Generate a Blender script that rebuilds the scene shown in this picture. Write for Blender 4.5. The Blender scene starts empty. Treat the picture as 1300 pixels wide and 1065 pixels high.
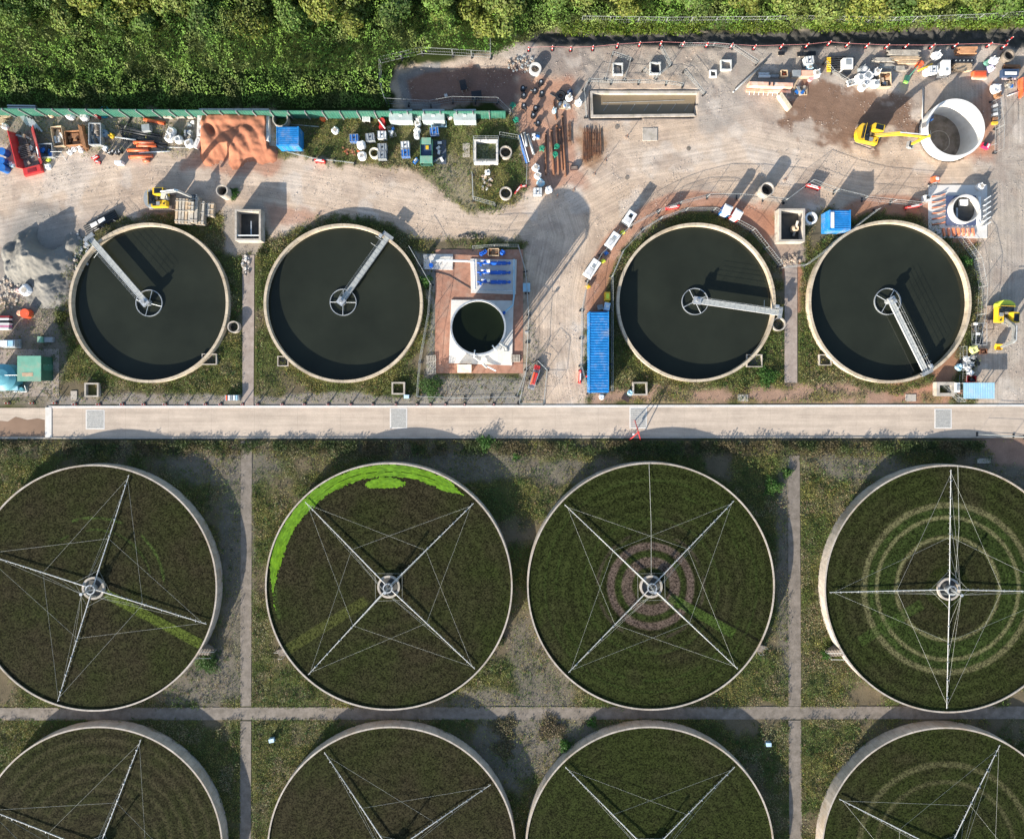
import bpy, math, random
import numpy as np
from math import sin, cos, pi, radians, atan2, hypot
from mathutils import Vector, Matrix
rng = np.random.default_rng(7)
random.seed(11)
sc = bpy.context.scene
COL = sc.collection
H = 95.5          # drone height above the site, metres
S = 0.11          # metres of ground per photograph pixel
NX, NY = 650.0, 487.0

def P(px, py, z=0.0):
    k = S * (1 - z / H)
    return ((px - NX) * k, (NY - py) * k, z)
def G(px, py, h=0.0):      # ground spot under something whose top (height h) is seen at px,py
    x, y, _ = P(px, py, h); return (x, y, 0.0)

# ------------------------------------------------------------------ numpy noise
def vnoise(x, y, seed=0):
    r = np.random.default_rng(seed); T = r.random((256, 256))
    xi = np.floor(x).astype(int); yi = np.floor(y).astype(int)
    fx = x - xi; fy = y - yi; fx = fx*fx*(3-2*fx); fy = fy*fy*(3-2*fy)
    a = T[xi % 256, yi % 256]; b = T[(xi+1) % 256, yi % 256]
    c = T[xi % 256, (yi+1) % 256]; d = T[(xi+1) % 256, (yi+1) % 256]
    return (a*(1-fx)+b*fx)*(1-fy) + (c*(1-fx)+d*fx)*fy
def fbm(x, y, s=1.0, o=4, seed=0):
    v = 0; a = .5; t = 0
    for i in range(o):
        v = v + a*vnoise(x*s*2**i+i*17.3, y*s*2**i+i*9.1, seed+i); t += a; a *= .5
    return v/t
def sst(a, b, x):
    t = np.clip((x-a)/(b-a), 0, 1); return t*t*(3-2*t)
def polysd(px, py, poly):     # signed distance, positive inside (photo pixels)
    d = np.full(px.shape, 1e9); ins = np.zeros(px.shape, bool); n = len(poly)
    for i in range(n):
        x1, y1 = poly[i]; x2, y2 = poly[(i+1) % n]
        ex, ey = x2-x1, y2-y1
        t = np.clip(((px-x1)*ex+(py-y1)*ey)/(ex*ex+ey*ey+1e-9), 0, 1)
        d = np.minimum(d, np.hypot(px-x1-t*ex, py-y1-t*ey))
        if y1 != y2:
            ins ^= ((y1 > py) != (y2 > py)) & (px < (x2-x1)*(py-y1)/(y2-y1)+x1)
    return np.where(ins, d, -d)
def linesd(px, py, pts):
    d = np.full(px.shape, 1e9)
    for i in range(len(pts)-1):
        x1, y1 = pts[i]; x2, y2 = pts[i+1]; ex, ey = x2-x1, y2-y1
        t = np.clip(((px-x1)*ex+(py-y1)*ey)/(ex*ex+ey*ey+1e-9), 0, 1)
        d = np.minimum(d, np.hypot(px-x1-t*ex, py-y1-t*ey))
    return d

# ------------------------------------------------------------------ materials
MATS = {}
def nd(nt, typ, **kw):
    n = nt.nodes.new(typ)
    for k, v in kw.items(): setattr(n, k, v)
    return n
def base_mat(name):
    m = bpy.data.materials.new(name); m.use_nodes = True
    nt = m.node_tree; b = nt.nodes['Principled BSDF']; return m, nt, b
def noise(nt, scale, detail=4, rough=.6, vec=None):
    n = nd(nt, 'ShaderNodeTexNoise'); n.inputs['Scale'].default_value = scale
    n.inputs['Detail'].default_value = detail; n.inputs['Roughness'].default_value = rough
    if vec is None:
        g = nd(nt, 'ShaderNodeNewGeometry'); vec = g.outputs['Position']
    nt.links.new(vec, n.inputs['Vector']); return n.outputs['Fac']
def mapr(nt, v, a, b, c, d):
    n = nd(nt, 'ShaderNodeMapRange')
    for i, k in enumerate((a, b, c, d)): n.inputs[i+1].default_value = k
    nt.links.new(v, n.inputs[0]); return n.outputs[0]
def mixc(nt, fac, a, b, blend='MIX'):
    n = nd(nt, 'ShaderNodeMix', data_type='RGBA', blend_type=blend)
    for idx, v in ((0, fac), (6, a), (7, b)):
        if isinstance(v, (int, float)): n.inputs[idx].default_value = v
        elif isinstance(v, tuple): n.inputs[idx].default_value = (*v[:3], 1)
        else: nt.links.new(v, n.inputs[idx])
    return n.outputs[2]
def scalec(nt, col, fac):      # colour times a scalar
    n = nd(nt, 'ShaderNodeVectorMath', operation='SCALE')
    if isinstance(col, tuple): n.inputs[0].default_value = col[:3]
    else: nt.links.new(col, n.inputs[0])
    nt.links.new(fac, n.inputs['Scale']); return n.outputs[0]
def bump(nt, b, v, st, dist):
    n = nd(nt, 'ShaderNodeBump'); n.inputs['Strength'].default_value = st; n.inputs['Distance'].default_value = dist
    nt.links.new(v, n.inputs['Height']); nt.links.new(n.outputs[0], b.inputs['Normal'])
def M(name, c, rough=.7, metal=0., var=.25, scale=1.2, dirt=None, dirtamt=.0, bmp=.0):
    if name in MATS: return MATS[name]
    m, nt, b = base_mat(name)
    f = mapr(nt, noise(nt, scale, 5, .65), .3, .7, 1-var, 1+var)
    col = scalec(nt, c, f)
    if dirt:
        col = mixc(nt, mapr(nt, noise(nt, .7, 6, .7), .48, .62, 0, dirtamt), col, dirt)
    nt.links.new(col, b.inputs['Base Color'])
    b.inputs['Roughness'].default_value = rough; b.inputs['Metallic'].default_value = metal
    if bmp: bump(nt, b, noise(nt, 9, 3), bmp, .03)
    MATS[name] = m; return m
DUST = (.42, .33, .27)
white = M('white_paint', (.74, .74, .72), .5, var=.08, dirt=(.4, .33, .27), dirtamt=.3)
bagm = M('woven_white', (.75, .75, .74), .8, var=.12, scale=4, dirt=(.45, .38, .32), dirtamt=.35)
galv = M('galvanised', (.50, .52, .53), .4, .55, var=.2, scale=3)
steel = M('dull_steel', (.33, .34, .34), .5, .5, var=.25, scale=3)
rust = M('rusty_steel', (.17, .075, .04), .85, .2, var=.4, scale=4, dirt=(.1, .08, .07), dirtamt=.6)
blackp = M('black_plastic', (.016, .018, .022), .45, var=.3)
orange = M('orange_plastic', (.66, .12, .035), .45, var=.12, dirt=(.4, .25, .18), dirtamt=.35)
bluep = M('blue_paint', (.02, .13, .42), .4, var=.15)
redp = M('red_paint', (.55, .03, .03), .45, var=.15, dirt=(.25, .12, .09), dirtamt=.3)
darkred = M('dark_red_paint', (.20, .012, .015), .45, var=.2, dirt=(.3, .2, .17), dirtamt=.25)
yellow = M('yellow_paint', (.72, .46, .02), .38, var=.1, dirt=(.3, .2, .1), dirtamt=.3)
lime = M('hi_vis_yellow', (.62, .70, .06), .5, var=.1)
green = M('green_paint', (.025, .125, .088), .65, var=.2, dirt=(.2, .2, .15), dirtamt=.15)
greenk = M('pale_green_coating', (.13, .33, .24), .6, var=.15, scale=.8, dirt=(.3, .3, .22), dirtamt=.5)
teal = M('teal_coating', (.10, .30, .36), .35, var=.15)
glass = M('dark_glass', (.012, .016, .02), .08, var=.1)
wood = M('pale_timber', (.50, .37, .24), .8, var=.3, scale=3, dirt=(.25, .2, .15), dirtamt=.5)
woodg = M('weathered_timber', (.42, .38, .32), .85, var=.3, scale=3, dirt=(.2, .17, .14), dirtamt=.5)
woodb = M('brown_timber', (.27, .13, .06), .8, var=.3, scale=2)
rubber = M('rubber', (.022, .022, .024), .8, var=.3)
mudm = M('muddy_track_steel', (.15, .11, .09), .85, var=.4, scale=3, dirt=(.4, .31, .25), dirtamt=.8)
blue2 = M('light_blue_sheet', (.28, .48, .60), .5, var=.12, dirt=(.5, .5, .48), dirtamt=.4)
cabg = M('pale_grey_cabinet', (.44, .50, .49), .4, .1, var=.12, dirt=(.25, .27, .22), dirtamt=.3)
conc = M('concrete', (.40, .355, .305), .85, var=.18, scale=.9, dirt=(.2, .18, .13), dirtamt=.5, bmp=.3)
concw = M('pale_concrete', (.60, .575, .54), .8, var=.10, scale=.7, dirt=(.40, .35, .29), dirtamt=.45, bmp=.2)
concd = M('weathered_concrete', (.21, .175, .145), .9, var=.3, scale=.8, dirt=(.09, .075, .05), dirtamt=.7, bmp=.4)
darkhole = M('dark_wet_concrete', (.05, .05, .045), .6, var=.4)
greym = M('grey_plastic', (.25, .27, .28), .6, var=.2)

def blue_container():
    m, nt, b = base_mat('blue_container_paint')
    col = scalec(nt, (.015, .20, .50), mapr(nt, noise(nt, 1.1, 5), .3, .7, .8, 1.25))
    col = mixc(nt, mapr(nt, noise(nt, .55, 6, .75), .50, .66, 0, .6), col, (.26, .27, .30))
    nt.links.new(col, b.inputs['Base Color']); b.inputs['Roughness'].default_value = .45
    return m
bluec = blue_container()

def attr_mat(name, det_scale, det_amt, mid_scale, mid_amt, rough=.95, bmp=.6, bd=.05, track=False, vor=0):
    m, nt, b = base_mat(name)
    a = nd(nt, 'ShaderNodeAttribute'); a.attribute_name = 'Col'
    col = scalec(nt, a.outputs['Color'], mapr(nt, noise(nt, mid_scale, 6, .65), .3, .7, 1-mid_amt, 1+mid_amt))
    fine = noise(nt, det_scale, 4, .8)
    col = scalec(nt, col, mapr(nt, fine, .25, .75, 1-det_amt, 1+det_amt))
    if track:
        t = nd(nt, 'ShaderNodeAttribute'); t.attribute_name = 'flow'
        n1 = noise(nt, 1.0, 5, .7, t.outputs['Vector'])
        d = nd(nt, 'ShaderNodeAttribute'); d.attribute_name = 'dusty'
        mm = nd(nt, 'ShaderNodeMath', operation='MULTIPLY'); nt.links.new(d.outputs['Fac'], mm.inputs[0])
        nt.links.new(mapr(nt, n1, .35, .68, -.19, .17), mm.inputs[1])
        ad = nd(nt, 'ShaderNodeMath', operation='ADD'); ad.inputs[1].default_value = 1.0; nt.links.new(mm.outputs[0], ad.inputs[0])
        col = scalec(nt, col, ad.outputs[0])
    if vor:
        v = nd(nt, 'ShaderNodeTexVoronoi'); v.inputs['Scale'].default_value = vor
        g = nd(nt, 'ShaderNodeNewGeometry'); nt.links.new(g.outputs['Position'], v.inputs['Vector'])
        s = nd(nt, 'ShaderNodeSeparateColor'); nt.links.new(v.outputs['Color'], s.inputs[0])
        col = scalec(nt, col, mapr(nt, s.outputs[0], 0, 1, .3, 1.85))
        bump(nt, b, v.outputs['Distance'], -1.0, bd)
    else:
        bump(nt, b, fine, bmp, bd)
    nt.links.new(col, b.inputs['Base Color']); b.inputs['Roughness'].default_value = rough
    b.inputs['Specular IOR Level'].default_value = .04
    return m
groundm = attr_mat('site_ground', 5.5, .22, .55, .14, track=True, bmp=.8, bd=.06)
mediam = attr_mat('stone_filter_media', 14, .25, .5, .08, vor=6.5, bd=.09)
heapm = attr_mat('loose_heap', 7, .14, .8, .10, bmp=.5, bd=.05)
def leaf_mat(name='leaves'):
    m, nt, b = base_mat(name)
    a = nd(nt, 'ShaderNodeAttribute'); a.attribute_name = 'Col'
    nt.links.new(a.outputs['Color'], b.inputs['Base Color']); b.inputs['Roughness'].default_value = .6
    b.inputs['Specular IOR Level'].default_value = .25
    t = nd(nt, 'ShaderNodeBsdfTranslucent'); nt.links.new(a.outputs['Color'], t.inputs['Color'])
    mx = nd(nt, 'ShaderNodeMixShader'); mx.inputs[0].default_value = .3
    nt.links.new(b.outputs[0], mx.inputs[1]); nt.links.new(t.outputs[0], mx.inputs[2])
    nt.links.new(mx.outputs[0], nt.nodes['Material Output'].inputs['Surface'])
    return m
leafm = leaf_mat()
wirem = M('dull_wire', (.38, .39, .36), .9)
fencem = M('fence_wire', (.30, .32, .32), .75)
bark = M('bark', (.10, .075, .05), .9, var=.3, scale=5)
def water_mat(name, c, rough=.06, bmp=.05):
    m, nt, b = base_mat(name)
    nt.links.new(scalec(nt, c, mapr(nt, noise(nt, .12, 5, .6), .3, .7, .8, 1.25)), b.inputs['Base Color'])
    b.inputs['Roughness'].default_value = rough; b.inputs['IOR'].default_value = 1.33; b.inputs['Specular IOR Level'].default_value = .4
    bump(nt, b, noise(nt, 2.0, 3), bmp, .02); return m
waterm = water_mat('dark_settled_water', (.018, .021, .015))
puddlem = water_mat('muddy_puddle_water', (.24, .16, .11), .12)
basinm = water_mat('silty_basin_water', (.20, .155, .10), .35)

def wall_mat(name, c, joints, R=1.0):
    """ring walls: weathering streaks and precast joints set out by angle in the object's own space"""
    m, nt, b = base_mat(name)
    tc = nd(nt, 'ShaderNodeTexCoord'); sp = nd(nt, 'ShaderNodeSeparateXYZ'); nt.links.new(tc.outputs['Object'], sp.inputs[0])
    at = nd(nt, 'ShaderNodeMath', operation='ARCTAN2'); nt.links.new(sp.outputs[1], at.inputs[0]); nt.links.new(sp.outputs[0], at.inputs[1])
    mu = nd(nt, 'ShaderNodeMath', operation='MULTIPLY'); mu.inputs[1].default_value = joints/(2*pi); nt.links.new(at.outputs[0], mu.inputs[0])
    fr = nd(nt, 'ShaderNodeMath', operation='FRACT'); nt.links.new(mu.outputs[0], fr.inputs[0])
    j = mapr(nt, fr.outputs[0], 0, .07, .55, 1.0)
    n1 = mapr(nt, noise(nt, .8, 6, .7), .3, .7, .68, 1.25)
    col = scalec(nt, scalec(nt, c, j), n1)
    col = mixc(nt, mapr(nt, noise(nt, .25, 6, .75), .5, .66, 0, .55), col, (.26, .18, .10))
    nt.links.new(col, b.inputs['Base Color']); b.inputs['Roughness'].default_value = .85
    bump(nt, b, noise(nt, 8, 3), .3, .03); return m
bedwallm = wall_mat('precast_bed_wall', (.40, .35, .30), 96)
tankwallm = wall_mat('tank_rim_concrete', (.46, .38, .28), 40)

# ------------------------------------------------------------------ mesh builder
class MB:
    def __init__(s): s.v = []; s.f = []; s.m = []; s.sm = []; s.mats = []
    def mi(s, m):
        if m not in s.mats: s.mats.append(m)
        return s.mats.index(m)
    def add(s, vs, fs, m, smooth=False):
        o = len(s.v); s.v += [tuple(v) for v in vs]; k = s.mi(m)
        for f in fs: s.f.append(tuple(i+o for i in f)); s.m.append(k); s.sm.append(smooth)
        return s
    def box(s, c, d, m, rz=0, taper=1.0, shear=(0, 0)):   # c = centre of the base
        x, y, z = c; a, b, h = d[0]/2, d[1]/2, d[2]; vs = []
        for (t, zz, ox, oy) in ((1, 0, 0, 0), (taper, h, shear[0], shear[1])):
            for sx, sy in ((-1, -1), (1, -1), (1, 1), (-1, 1)):
                lx, ly = sx*a*t+ox, sy*b*t+oy
                vs.append((x+lx*cos(rz)-ly*sin(rz), y+lx*sin(rz)+ly*cos(rz), z+zz))
        return s.add(vs, [(3, 2, 1, 0), (4, 5, 6, 7), (0, 1, 5, 4), (1, 2, 6, 5), (2, 3, 7, 6), (3, 0, 4, 7)], m)
    def cyl(s, c, r, h, m, n=24, r2=None, top=True, bottom=True):
        x, y, z = c; r2 = r if r2 is None else r2
        vs = [(x+r*cos(2*pi*i/n), y+r*sin(2*pi*i/n), z) for i in range(n)]
        vs += [(x+r2*cos(2*pi*i/n), y+r2*sin(2*pi*i/n), z+h) for i in range(n)]
        s.add(vs, [(i, (i+1) % n, n+(i+1) % n, n+i) for i in range(n)], m, True)
        if top: s.add(vs[n:], [tuple(range(n))], m)
        if bottom: s.add(vs[:n], [tuple(range(n))[::-1]], m)
        return s
    def ring(s, c, ro, ri, z0, z1, m, n=32, a0=0, a1=2*pi):
        full = abs(a1-a0-2*pi) < 1e-6; k = n if full else n+1; vs = []
        for i in range(k):
            a = a0+(a1-a0)*i/n
            for (r, z) in ((ro, z0), (ro, z1), (ri, z1), (ri, z0)): vs.append((c[0]+r*cos(a), c[1]+r*sin(a), z))
        fs = []
        for i in range(n):
            j = (i+1) % k
            for q in range(4): fs.append((4*i+q, 4*j+q, 4*j+(q+1) % 4, 4*i+(q+1) % 4))
        if not full: fs += [(0, 1, 2, 3), (4*n+3, 4*n+2, 4*n+1, 4*n)]
        return s.add(vs, fs, m)
    def tube(s, pts, r, m, n=6, cap=True):
        pts = [Vector(p) for p in pts]; rings = []; up = None
        rs = r if isinstance(r, (list, tuple)) else [r]*len(pts)
        for i, p in enumerate(pts):
            d = (pts[min(i+1, len(pts)-1)]-pts[max(i-1, 0)]).normalized()
            u = d.cross(Vector((0, 0, 1))) if abs(d.z) < .95 else d.cross(Vector((1, 0, 0)))
            u.normalize(); w = d.cross(u)
            rings.append([p+(u*cos(2*pi*k/n)+w*sin(2*pi*k/n))*rs[i] for k in range(n)])
        vs = [v for q in rings for v in q]; fs = []
        for i in range(len(pts)-1):
            for k in range(n): fs.append((i*n+k, i*n+(k+1) % n, (i+1)*n+(k+1) % n, (i+1)*n+k))
        s.add(vs, fs, m, n > 5)
        if cap: s.add(rings[0], [tuple(range(n))[::-1]], m); s.add(rings[-1], [tuple(range(n))], m)
        return s
    def pipe(s, a, b, ro, ri, m, n=14):      # hollow pipe lying anywhere
        a, b = Vector(a), Vector(b); d = (b-a).normalized()
        u = d.cross(Vector((0, 0, 1))) if abs(d.z) < .95 else Vector((1, 0, 0)); u.normalize(); w = d.cross(u)
        vs = []
        for p in (a, b):
            for r in (ro, ri): vs += [p+(u*cos(2*pi*k/n)+w*sin(2*pi*k/n))*r for k in range(n)]
        fs = []
        for k in range(n):
            j = (k+1) % n
            fs += [(k, j, 2*n+j, 2*n+k), (n+j, n+k, 3*n+k, 3*n+j), (k, n+k, n+j, j), (2*n+k, 2*n+j, 3*n+j, 3*n+k)]
        return s.add(vs, fs, m, True)
    def prism(s, poly, z0, z1, m):
        n = len(poly); vs = [(x, y, z0) for x, y in poly]+[(x, y, z1) for x, y in poly]
        return s.add(vs, [tuple(range(n))[::-1], tuple(range(n, 2*n))]+[(i, (i+1) % n, n+(i+1) % n, n+i) for i in range(n)], m)
    def bag(s, c, w, h, m, seed=0, n=12, k=6):   # slumped sack
        r = random.Random(seed); vs = []; ph = r.random()*6
        for i in range(k+1):
            t = i/k; rad = w/2*(.86+.22*sin(pi*min(t*1.1, 1)))*(1 if t < .99 else .72)
            for j in range(n):
                a = 2*pi*j/n; sq = 1/max(abs(cos(a)), abs(sin(a)))**.55
                q = rad*sq*(1+.05*sin(3*a+ph+t*2)+r.uniform(-.03, .03))
                vs.append((c[0]+q*cos(a), c[1]+q*sin(a), c[2]+h*t*(1+.04*sin(2*a+ph))))
        fs = [(i*n+j, i*n+(j+1) % n, (i+1)*n+(j+1) % n, (i+1)*n+j) for i in range(k) for j in range(n)]
        vs.append((c[0], c[1], c[2]+h*r.uniform(.80, .96))); e = len(vs)-1
        fs += [(k*n+j, k*n+(j+1) % n, e) for j in range(n)]
        return s.add(vs, fs, m, False)
    def build(s, name, parent=None, loc=(0, 0, 0), rz=0):
        me = bpy.data.meshes.new(name); me.from_pydata(s.v, [], s.f)
        for m in s.mats: me.materials.append(m)
        me.polygons.foreach_set('material_index', s.m); me.polygons.foreach_set('use_smooth', s.sm)
        if any(s.sm) and not all(s.sm):
            pass
        me.update()
        o = bpy.data.objects.new(name, me); COL.objects.link(o); o.location = loc; o.rotation_euler = (0, 0, rz)
        if parent: o.parent = parent
        return o
def tag(o, label=None, cat=None, group=None, kind=None):
    if label: o['label'] = label
    if cat: o['category'] = cat
    if group: o['group'] = group
    if kind: o['kind'] = kind
    return o
def thing(name, label, cat, loc=(0, 0, 0), rz=0, group=None):
    o = bpy.data.objects.new(name, None); COL.objects.link(o); o.empty_display_size = .3
    o.location = loc; o.rotation_euler = (0, 0, rz); return tag(o, label, cat, group)
def npmesh(name, V, F, mat, cols=None, parent=None, smooth=False, extra=None):
    me = bpy.data.meshes.new(name); V = np.asarray(V, dtype=np.float32); F = np.asarray(F, dtype=np.int32)
    nf, k = F.shape
    me.vertices.add(len(V)); me.vertices.foreach_set('co', V.ravel())
    me.loops.add(nf*k); me.loops.foreach_set('vertex_index', F.ravel())
    me.polygons.add(nf); me.polygons.foreach_set('loop_start', np.arange(0, nf*k, k, dtype=np.int32))
    me.polygons.foreach_set('loop_total', np.full(nf, k, dtype=np.int32))
    me.update(calc_edges=True)
    me.polygons.foreach_set('use_smooth', np.full(nf, smooth))
    if cols is not None:
        a = me.color_attributes.new('Col', 'FLOAT_COLOR', 'POINT')
        c = np.ones((len(V), 4), np.float32); c[:, :3] = np.clip(cols, 0, 1); a.data.foreach_set('color', c.ravel())
    for nm, arr in (extra or {}).items():
        if arr.ndim == 1:
            a = me.attributes.new(nm, 'FLOAT', 'POINT'); a.data.foreach_set('value', arr.astype(np.float32))
        else:
            a = me.attributes.new(nm, 'FLOAT_VECTOR', 'POINT'); a.data.foreach_set('vector', arr.astype(np.float32).ravel())
    me.materials.append(mat); me.update()
    o = bpy.data.objects.new(name, me); COL.objects.link(o)
    if parent: o.parent = parent
    return o
def leaves(name, C, size, cols, parent=None, flat=.6, mat=None, aspect=.6, nrm0=None, spread=.55):
    """many small leaf faces: C (N,3) centres, size (N,), cols (N,3)"""
    N = len(C); size = np.broadcast_to(size, (N,))
    nrm = rng.normal(size=(N, 3)); nrm[:, 2] = np.abs(nrm[:, 2])+flat*1.5
    if nrm0 is not None: nrm = nrm0+rng.normal(size=(N, 3))*spread
    nrm /= np.linalg.norm(nrm, axis=1)[:, None]
    t = np.cross(nrm, rng.normal(size=(N, 3))); t /= np.linalg.norm(t, axis=1)[:, None]+1e-9
    b = np.cross(nrm, t); h = size[:, None]/2
    V = np.stack([C-t*h, C-b*h*aspect, C+t*h, C+b*h*aspect], 1).reshape(-1, 3)
    F = np.arange(4*N).reshape(N, 4)
    return npmesh(name, V, F, mat or leafm, np.repeat(cols, 4, axis=0), parent)
ORD = ['first', 'second', 'third', 'fourth', 'fifth', 'sixth', 'seventh', 'eighth', 'ninth', 'tenth', 'eleventh', 'twelfth',
       'thirteenth', 'fourteenth', 'fifteenth', 'sixteenth', 'seventeenth', 'eighteenth', 'nineteenth', 'twentieth'] + \
      ['twenty-'+w for w in ('first', 'second', 'third', 'fourth', 'fifth', 'sixth', 'seventh', 'eighth', 'ninth')] + ['thirtieth'] + \
      ['thirty-'+w for w in ('first', 'second', 'third', 'fourth', 'fifth', 'sixth', 'seventh', 'eighth', 'ninth')]

# ------------------------------------------------------------------ camera, light, sky
cam = bpy.data.cameras.new('camera'); co = bpy.data.objects.new('camera', cam); COL.objects.link(co)
co.location = (0, 0, H); co.rotation_euler = (0, 0, 0)
cam.lens = 36*H/(1300*S); cam.sensor_width = 36; cam.shift_y = -45.5/1300; cam.clip_end = 2000; cam.clip_start = 1
sc.camera = co
EL = radians(18.1); AZ = radians(54.5)         # shadows fall towards AZ, measured from +x
d = Vector((cos(AZ)*cos(EL), sin(AZ)*cos(EL), -sin(EL)))
sl = bpy.data.lights.new('sun', 'SUN'); sl.energy = 5.0; sl.angle = radians(.5); sl.color = (1, .925, .81)
so = bpy.data.objects.new('sun', sl); COL.objects.link(so); so.rotation_euler = d.to_track_quat('-Z', 'Y').to_euler()
w = bpy.data.worlds.new('World'); sc.world = w; w.use_nodes = True
sky = w.node_tree.nodes.new('ShaderNodeTexSky'); sky.sky_type = 'NISHITA'; sky.sun_disc = False
sky.sun_elevation = EL; sky.sun_rotation = atan2(-d.x, -d.y) % (2*pi)
bg = w.node_tree.nodes['Background']; bg.inputs[1].default_value = .115
w.node_tree.links.new(sky.outputs[0], bg.inputs[0])
sc.view_settings.view_transform = 'Standard'; sc.view_settings.look = 'None'
sc.view_settings.exposure = 1.27; sc.view_settings.gamma = 1
sc.cycles.max_bounces = 5; sc.cycles.diffuse_bounces = 3

# ------------------------------------------------------------------ ground
TANKS = [(188.5, 384.5, 101.5), (435.5, 385, 101), (884, 384, 101), (1130, 383, 103.5)]
BEDS = [(119, 746.3, 156.5), (493.5, 744.5, 157), (826.5, 744.3, 157.2), (1204, 747.5, 157.3),
        (125, 1080, 158), (497, 1080, 158), (825, 1080, 158), (1201, 1081, 158)]
RES = 2.0     # photo px per ground cell (0.22 m)
gx = np.arange(-90, 1390.1, RES); gy = np.arange(-130, 1250.1, RES)
PX, PY = np.meshgrid(gx, gy); px = PX.ravel(); py = PY.ravel()
nz = fbm(px, py, .02, 5, 3); nzf = fbm(px, py, .09, 4, 21); nzc = fbm(px, py, .008, 3, 55)
def W(poly, f=4, amp=14):
    return sst(-f*1.6, f*1.6, polysd(px, py, poly)+(nz-.5)*amp*2.6+(nzf-.5)*amp*1.8)
def WD(dist, r, f=4, amp=14):
    return sst(-f, f, r-dist+(nz-.5)*amp*1.4+(nzf-.5)*amp)
def rect(a, b, c, d): return [(a, b), (c, b), (c, d), (a, d)]
# start: rough grass over grey-brown gravelly soil
soil = np.array((.125, .102, .066)); turf = np.array((.072, .075, .028)); grav = np.array((.155, .135, .112))
gm = sst(.26, .50, fbm(px, py, .022, 5, 90))
ggrass = gm.copy()
col = soil*(1-gm[:, None])+turf*gm[:, None]
def lay(wt, c, g=None, keep=1.0):
    global col, ggrass
    c = np.array(c); ww = (wt*keep)[:, None]; col = col*(1-ww)+c*ww
    if g is not None: ggrass = ggrass*(1-wt)+g*wt
# gravel between the filter beds
for cx, cy, rx, ry in ((690, 860, 38, 90), (650, 940, 60, 60), (300, 690, 22, 120), (590, 590, 90, 22), (280, 590, 70, 26), (740, 600, 60, 18),
                       (1000, 700, 14, 160), (230, 870, 60, 30), (1080, 590, 60, 22), (720, 950, 50, 40), (1290, 590, 60, 40), (620, 890, 60, 18), (270, 860, 40, 40)):
    q = np.hypot((px-cx)/rx, (py-cy)/ry)
    lay(sst(1.25, .75, q+(nz-.5)*.8+(nzf-.5)*.5), grav, .22, .8)
# wood and bramble bank along the north
lay(W([(-200, -300), (1500, -300), (1500, 30), (690, 34), (650, 60), (640, 150), (-200, 150)], 3, 10), (.030, .042, .012), 0.0)
# dirt yard
YARD = [(-150, 150), (0, 150), (250, 142), (352, 142), (362, 190), (450, 208), (520, 214), (600, 266), (655, 266), (668, 235), (655, 150), (640, 130),
        (500, 138), (506, 90), (560, 78), (640, 60), (700, 40), (1450, 36), (1450, 520), (1236, 520), (1240, 400), (1236, 310), (1180, 268), (1090, 262), (1000, 275), (900, 260),
        (850, 268), (800, 305), (765, 350), (745, 400), (742, 517), (655, 517), (664, 440), (662, 310), (600, 305), (540, 300), (500, 283), (440, 270),
        (345, 300), (330, 272), (235, 268), (190, 280), (115, 303), (92, 360), (62, 400), (60, 430), (-150, 440)]
yardw = W(YARD, 3, 9)
dust = np.array((.46, .355, .268))
lay(yardw, dust, 0)
lay(WD(linesd(px, py, [(1240, 110), (1320, 110)]), 60, 30, 40)*0+W(rect(1244, 95, 1500, 520), 12, 14)*yardw, (.355, .315, .27), 0, .8)
# grey crushed stone in the north-east and along the top
lay(W([(655, 58), (1300, 58), (1300, 95), (1240, 100), (1130, 105), (1000, 118), (900, 165), (880, 108), (742, 108), (730, 90), (655, 110)], 6, 16)*yardw, (.30, .27, .235), 0, .8)
lay(W([(880, 110), (1010, 100), (1060, 190), (960, 200), (900, 185)], 14, 20)*yardw, (.37, .32, .28), 0, .6)
lay(W([(655, 60), (745, 62), (735, 95), (640, 100)], 5, 14)*yardw, (.20, .17, .155), 0, .8)
# trafficked lanes are paler, margins greyer and stained
lane = np.minimum(linesd(px, py, [(-90, 250), (0, 240), (100, 222), (200, 212), (330, 222), (450, 240), (560, 258), (640, 264), (700, 250), (790, 208), (950, 185), (1100, 208)]), linesd(px, py, [(705, 250), (712, 310), (712, 400), (720, 520)]))
lay(sst(34, 6, lane+(nz-.5)*50)*yardw, (.53, .43, .342), None, .65)
st_ = fbm(px, py, .016, 5, 201); lay(sst(.52, .66, st_)*sst(20, 60, lane)*yardw, (.31, .265, .23), None, .6)
st_ = fbm(px, py, .045, 5, 203); lay(sst(.56, .68, st_)*yardw, (.27, .205, .165), None, .35)
st_ = fbm(px, py, .03, 5, 207); lay(sst(.58, .7, st_)*yardw, (.55, .49, .43), None, .45)
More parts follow.
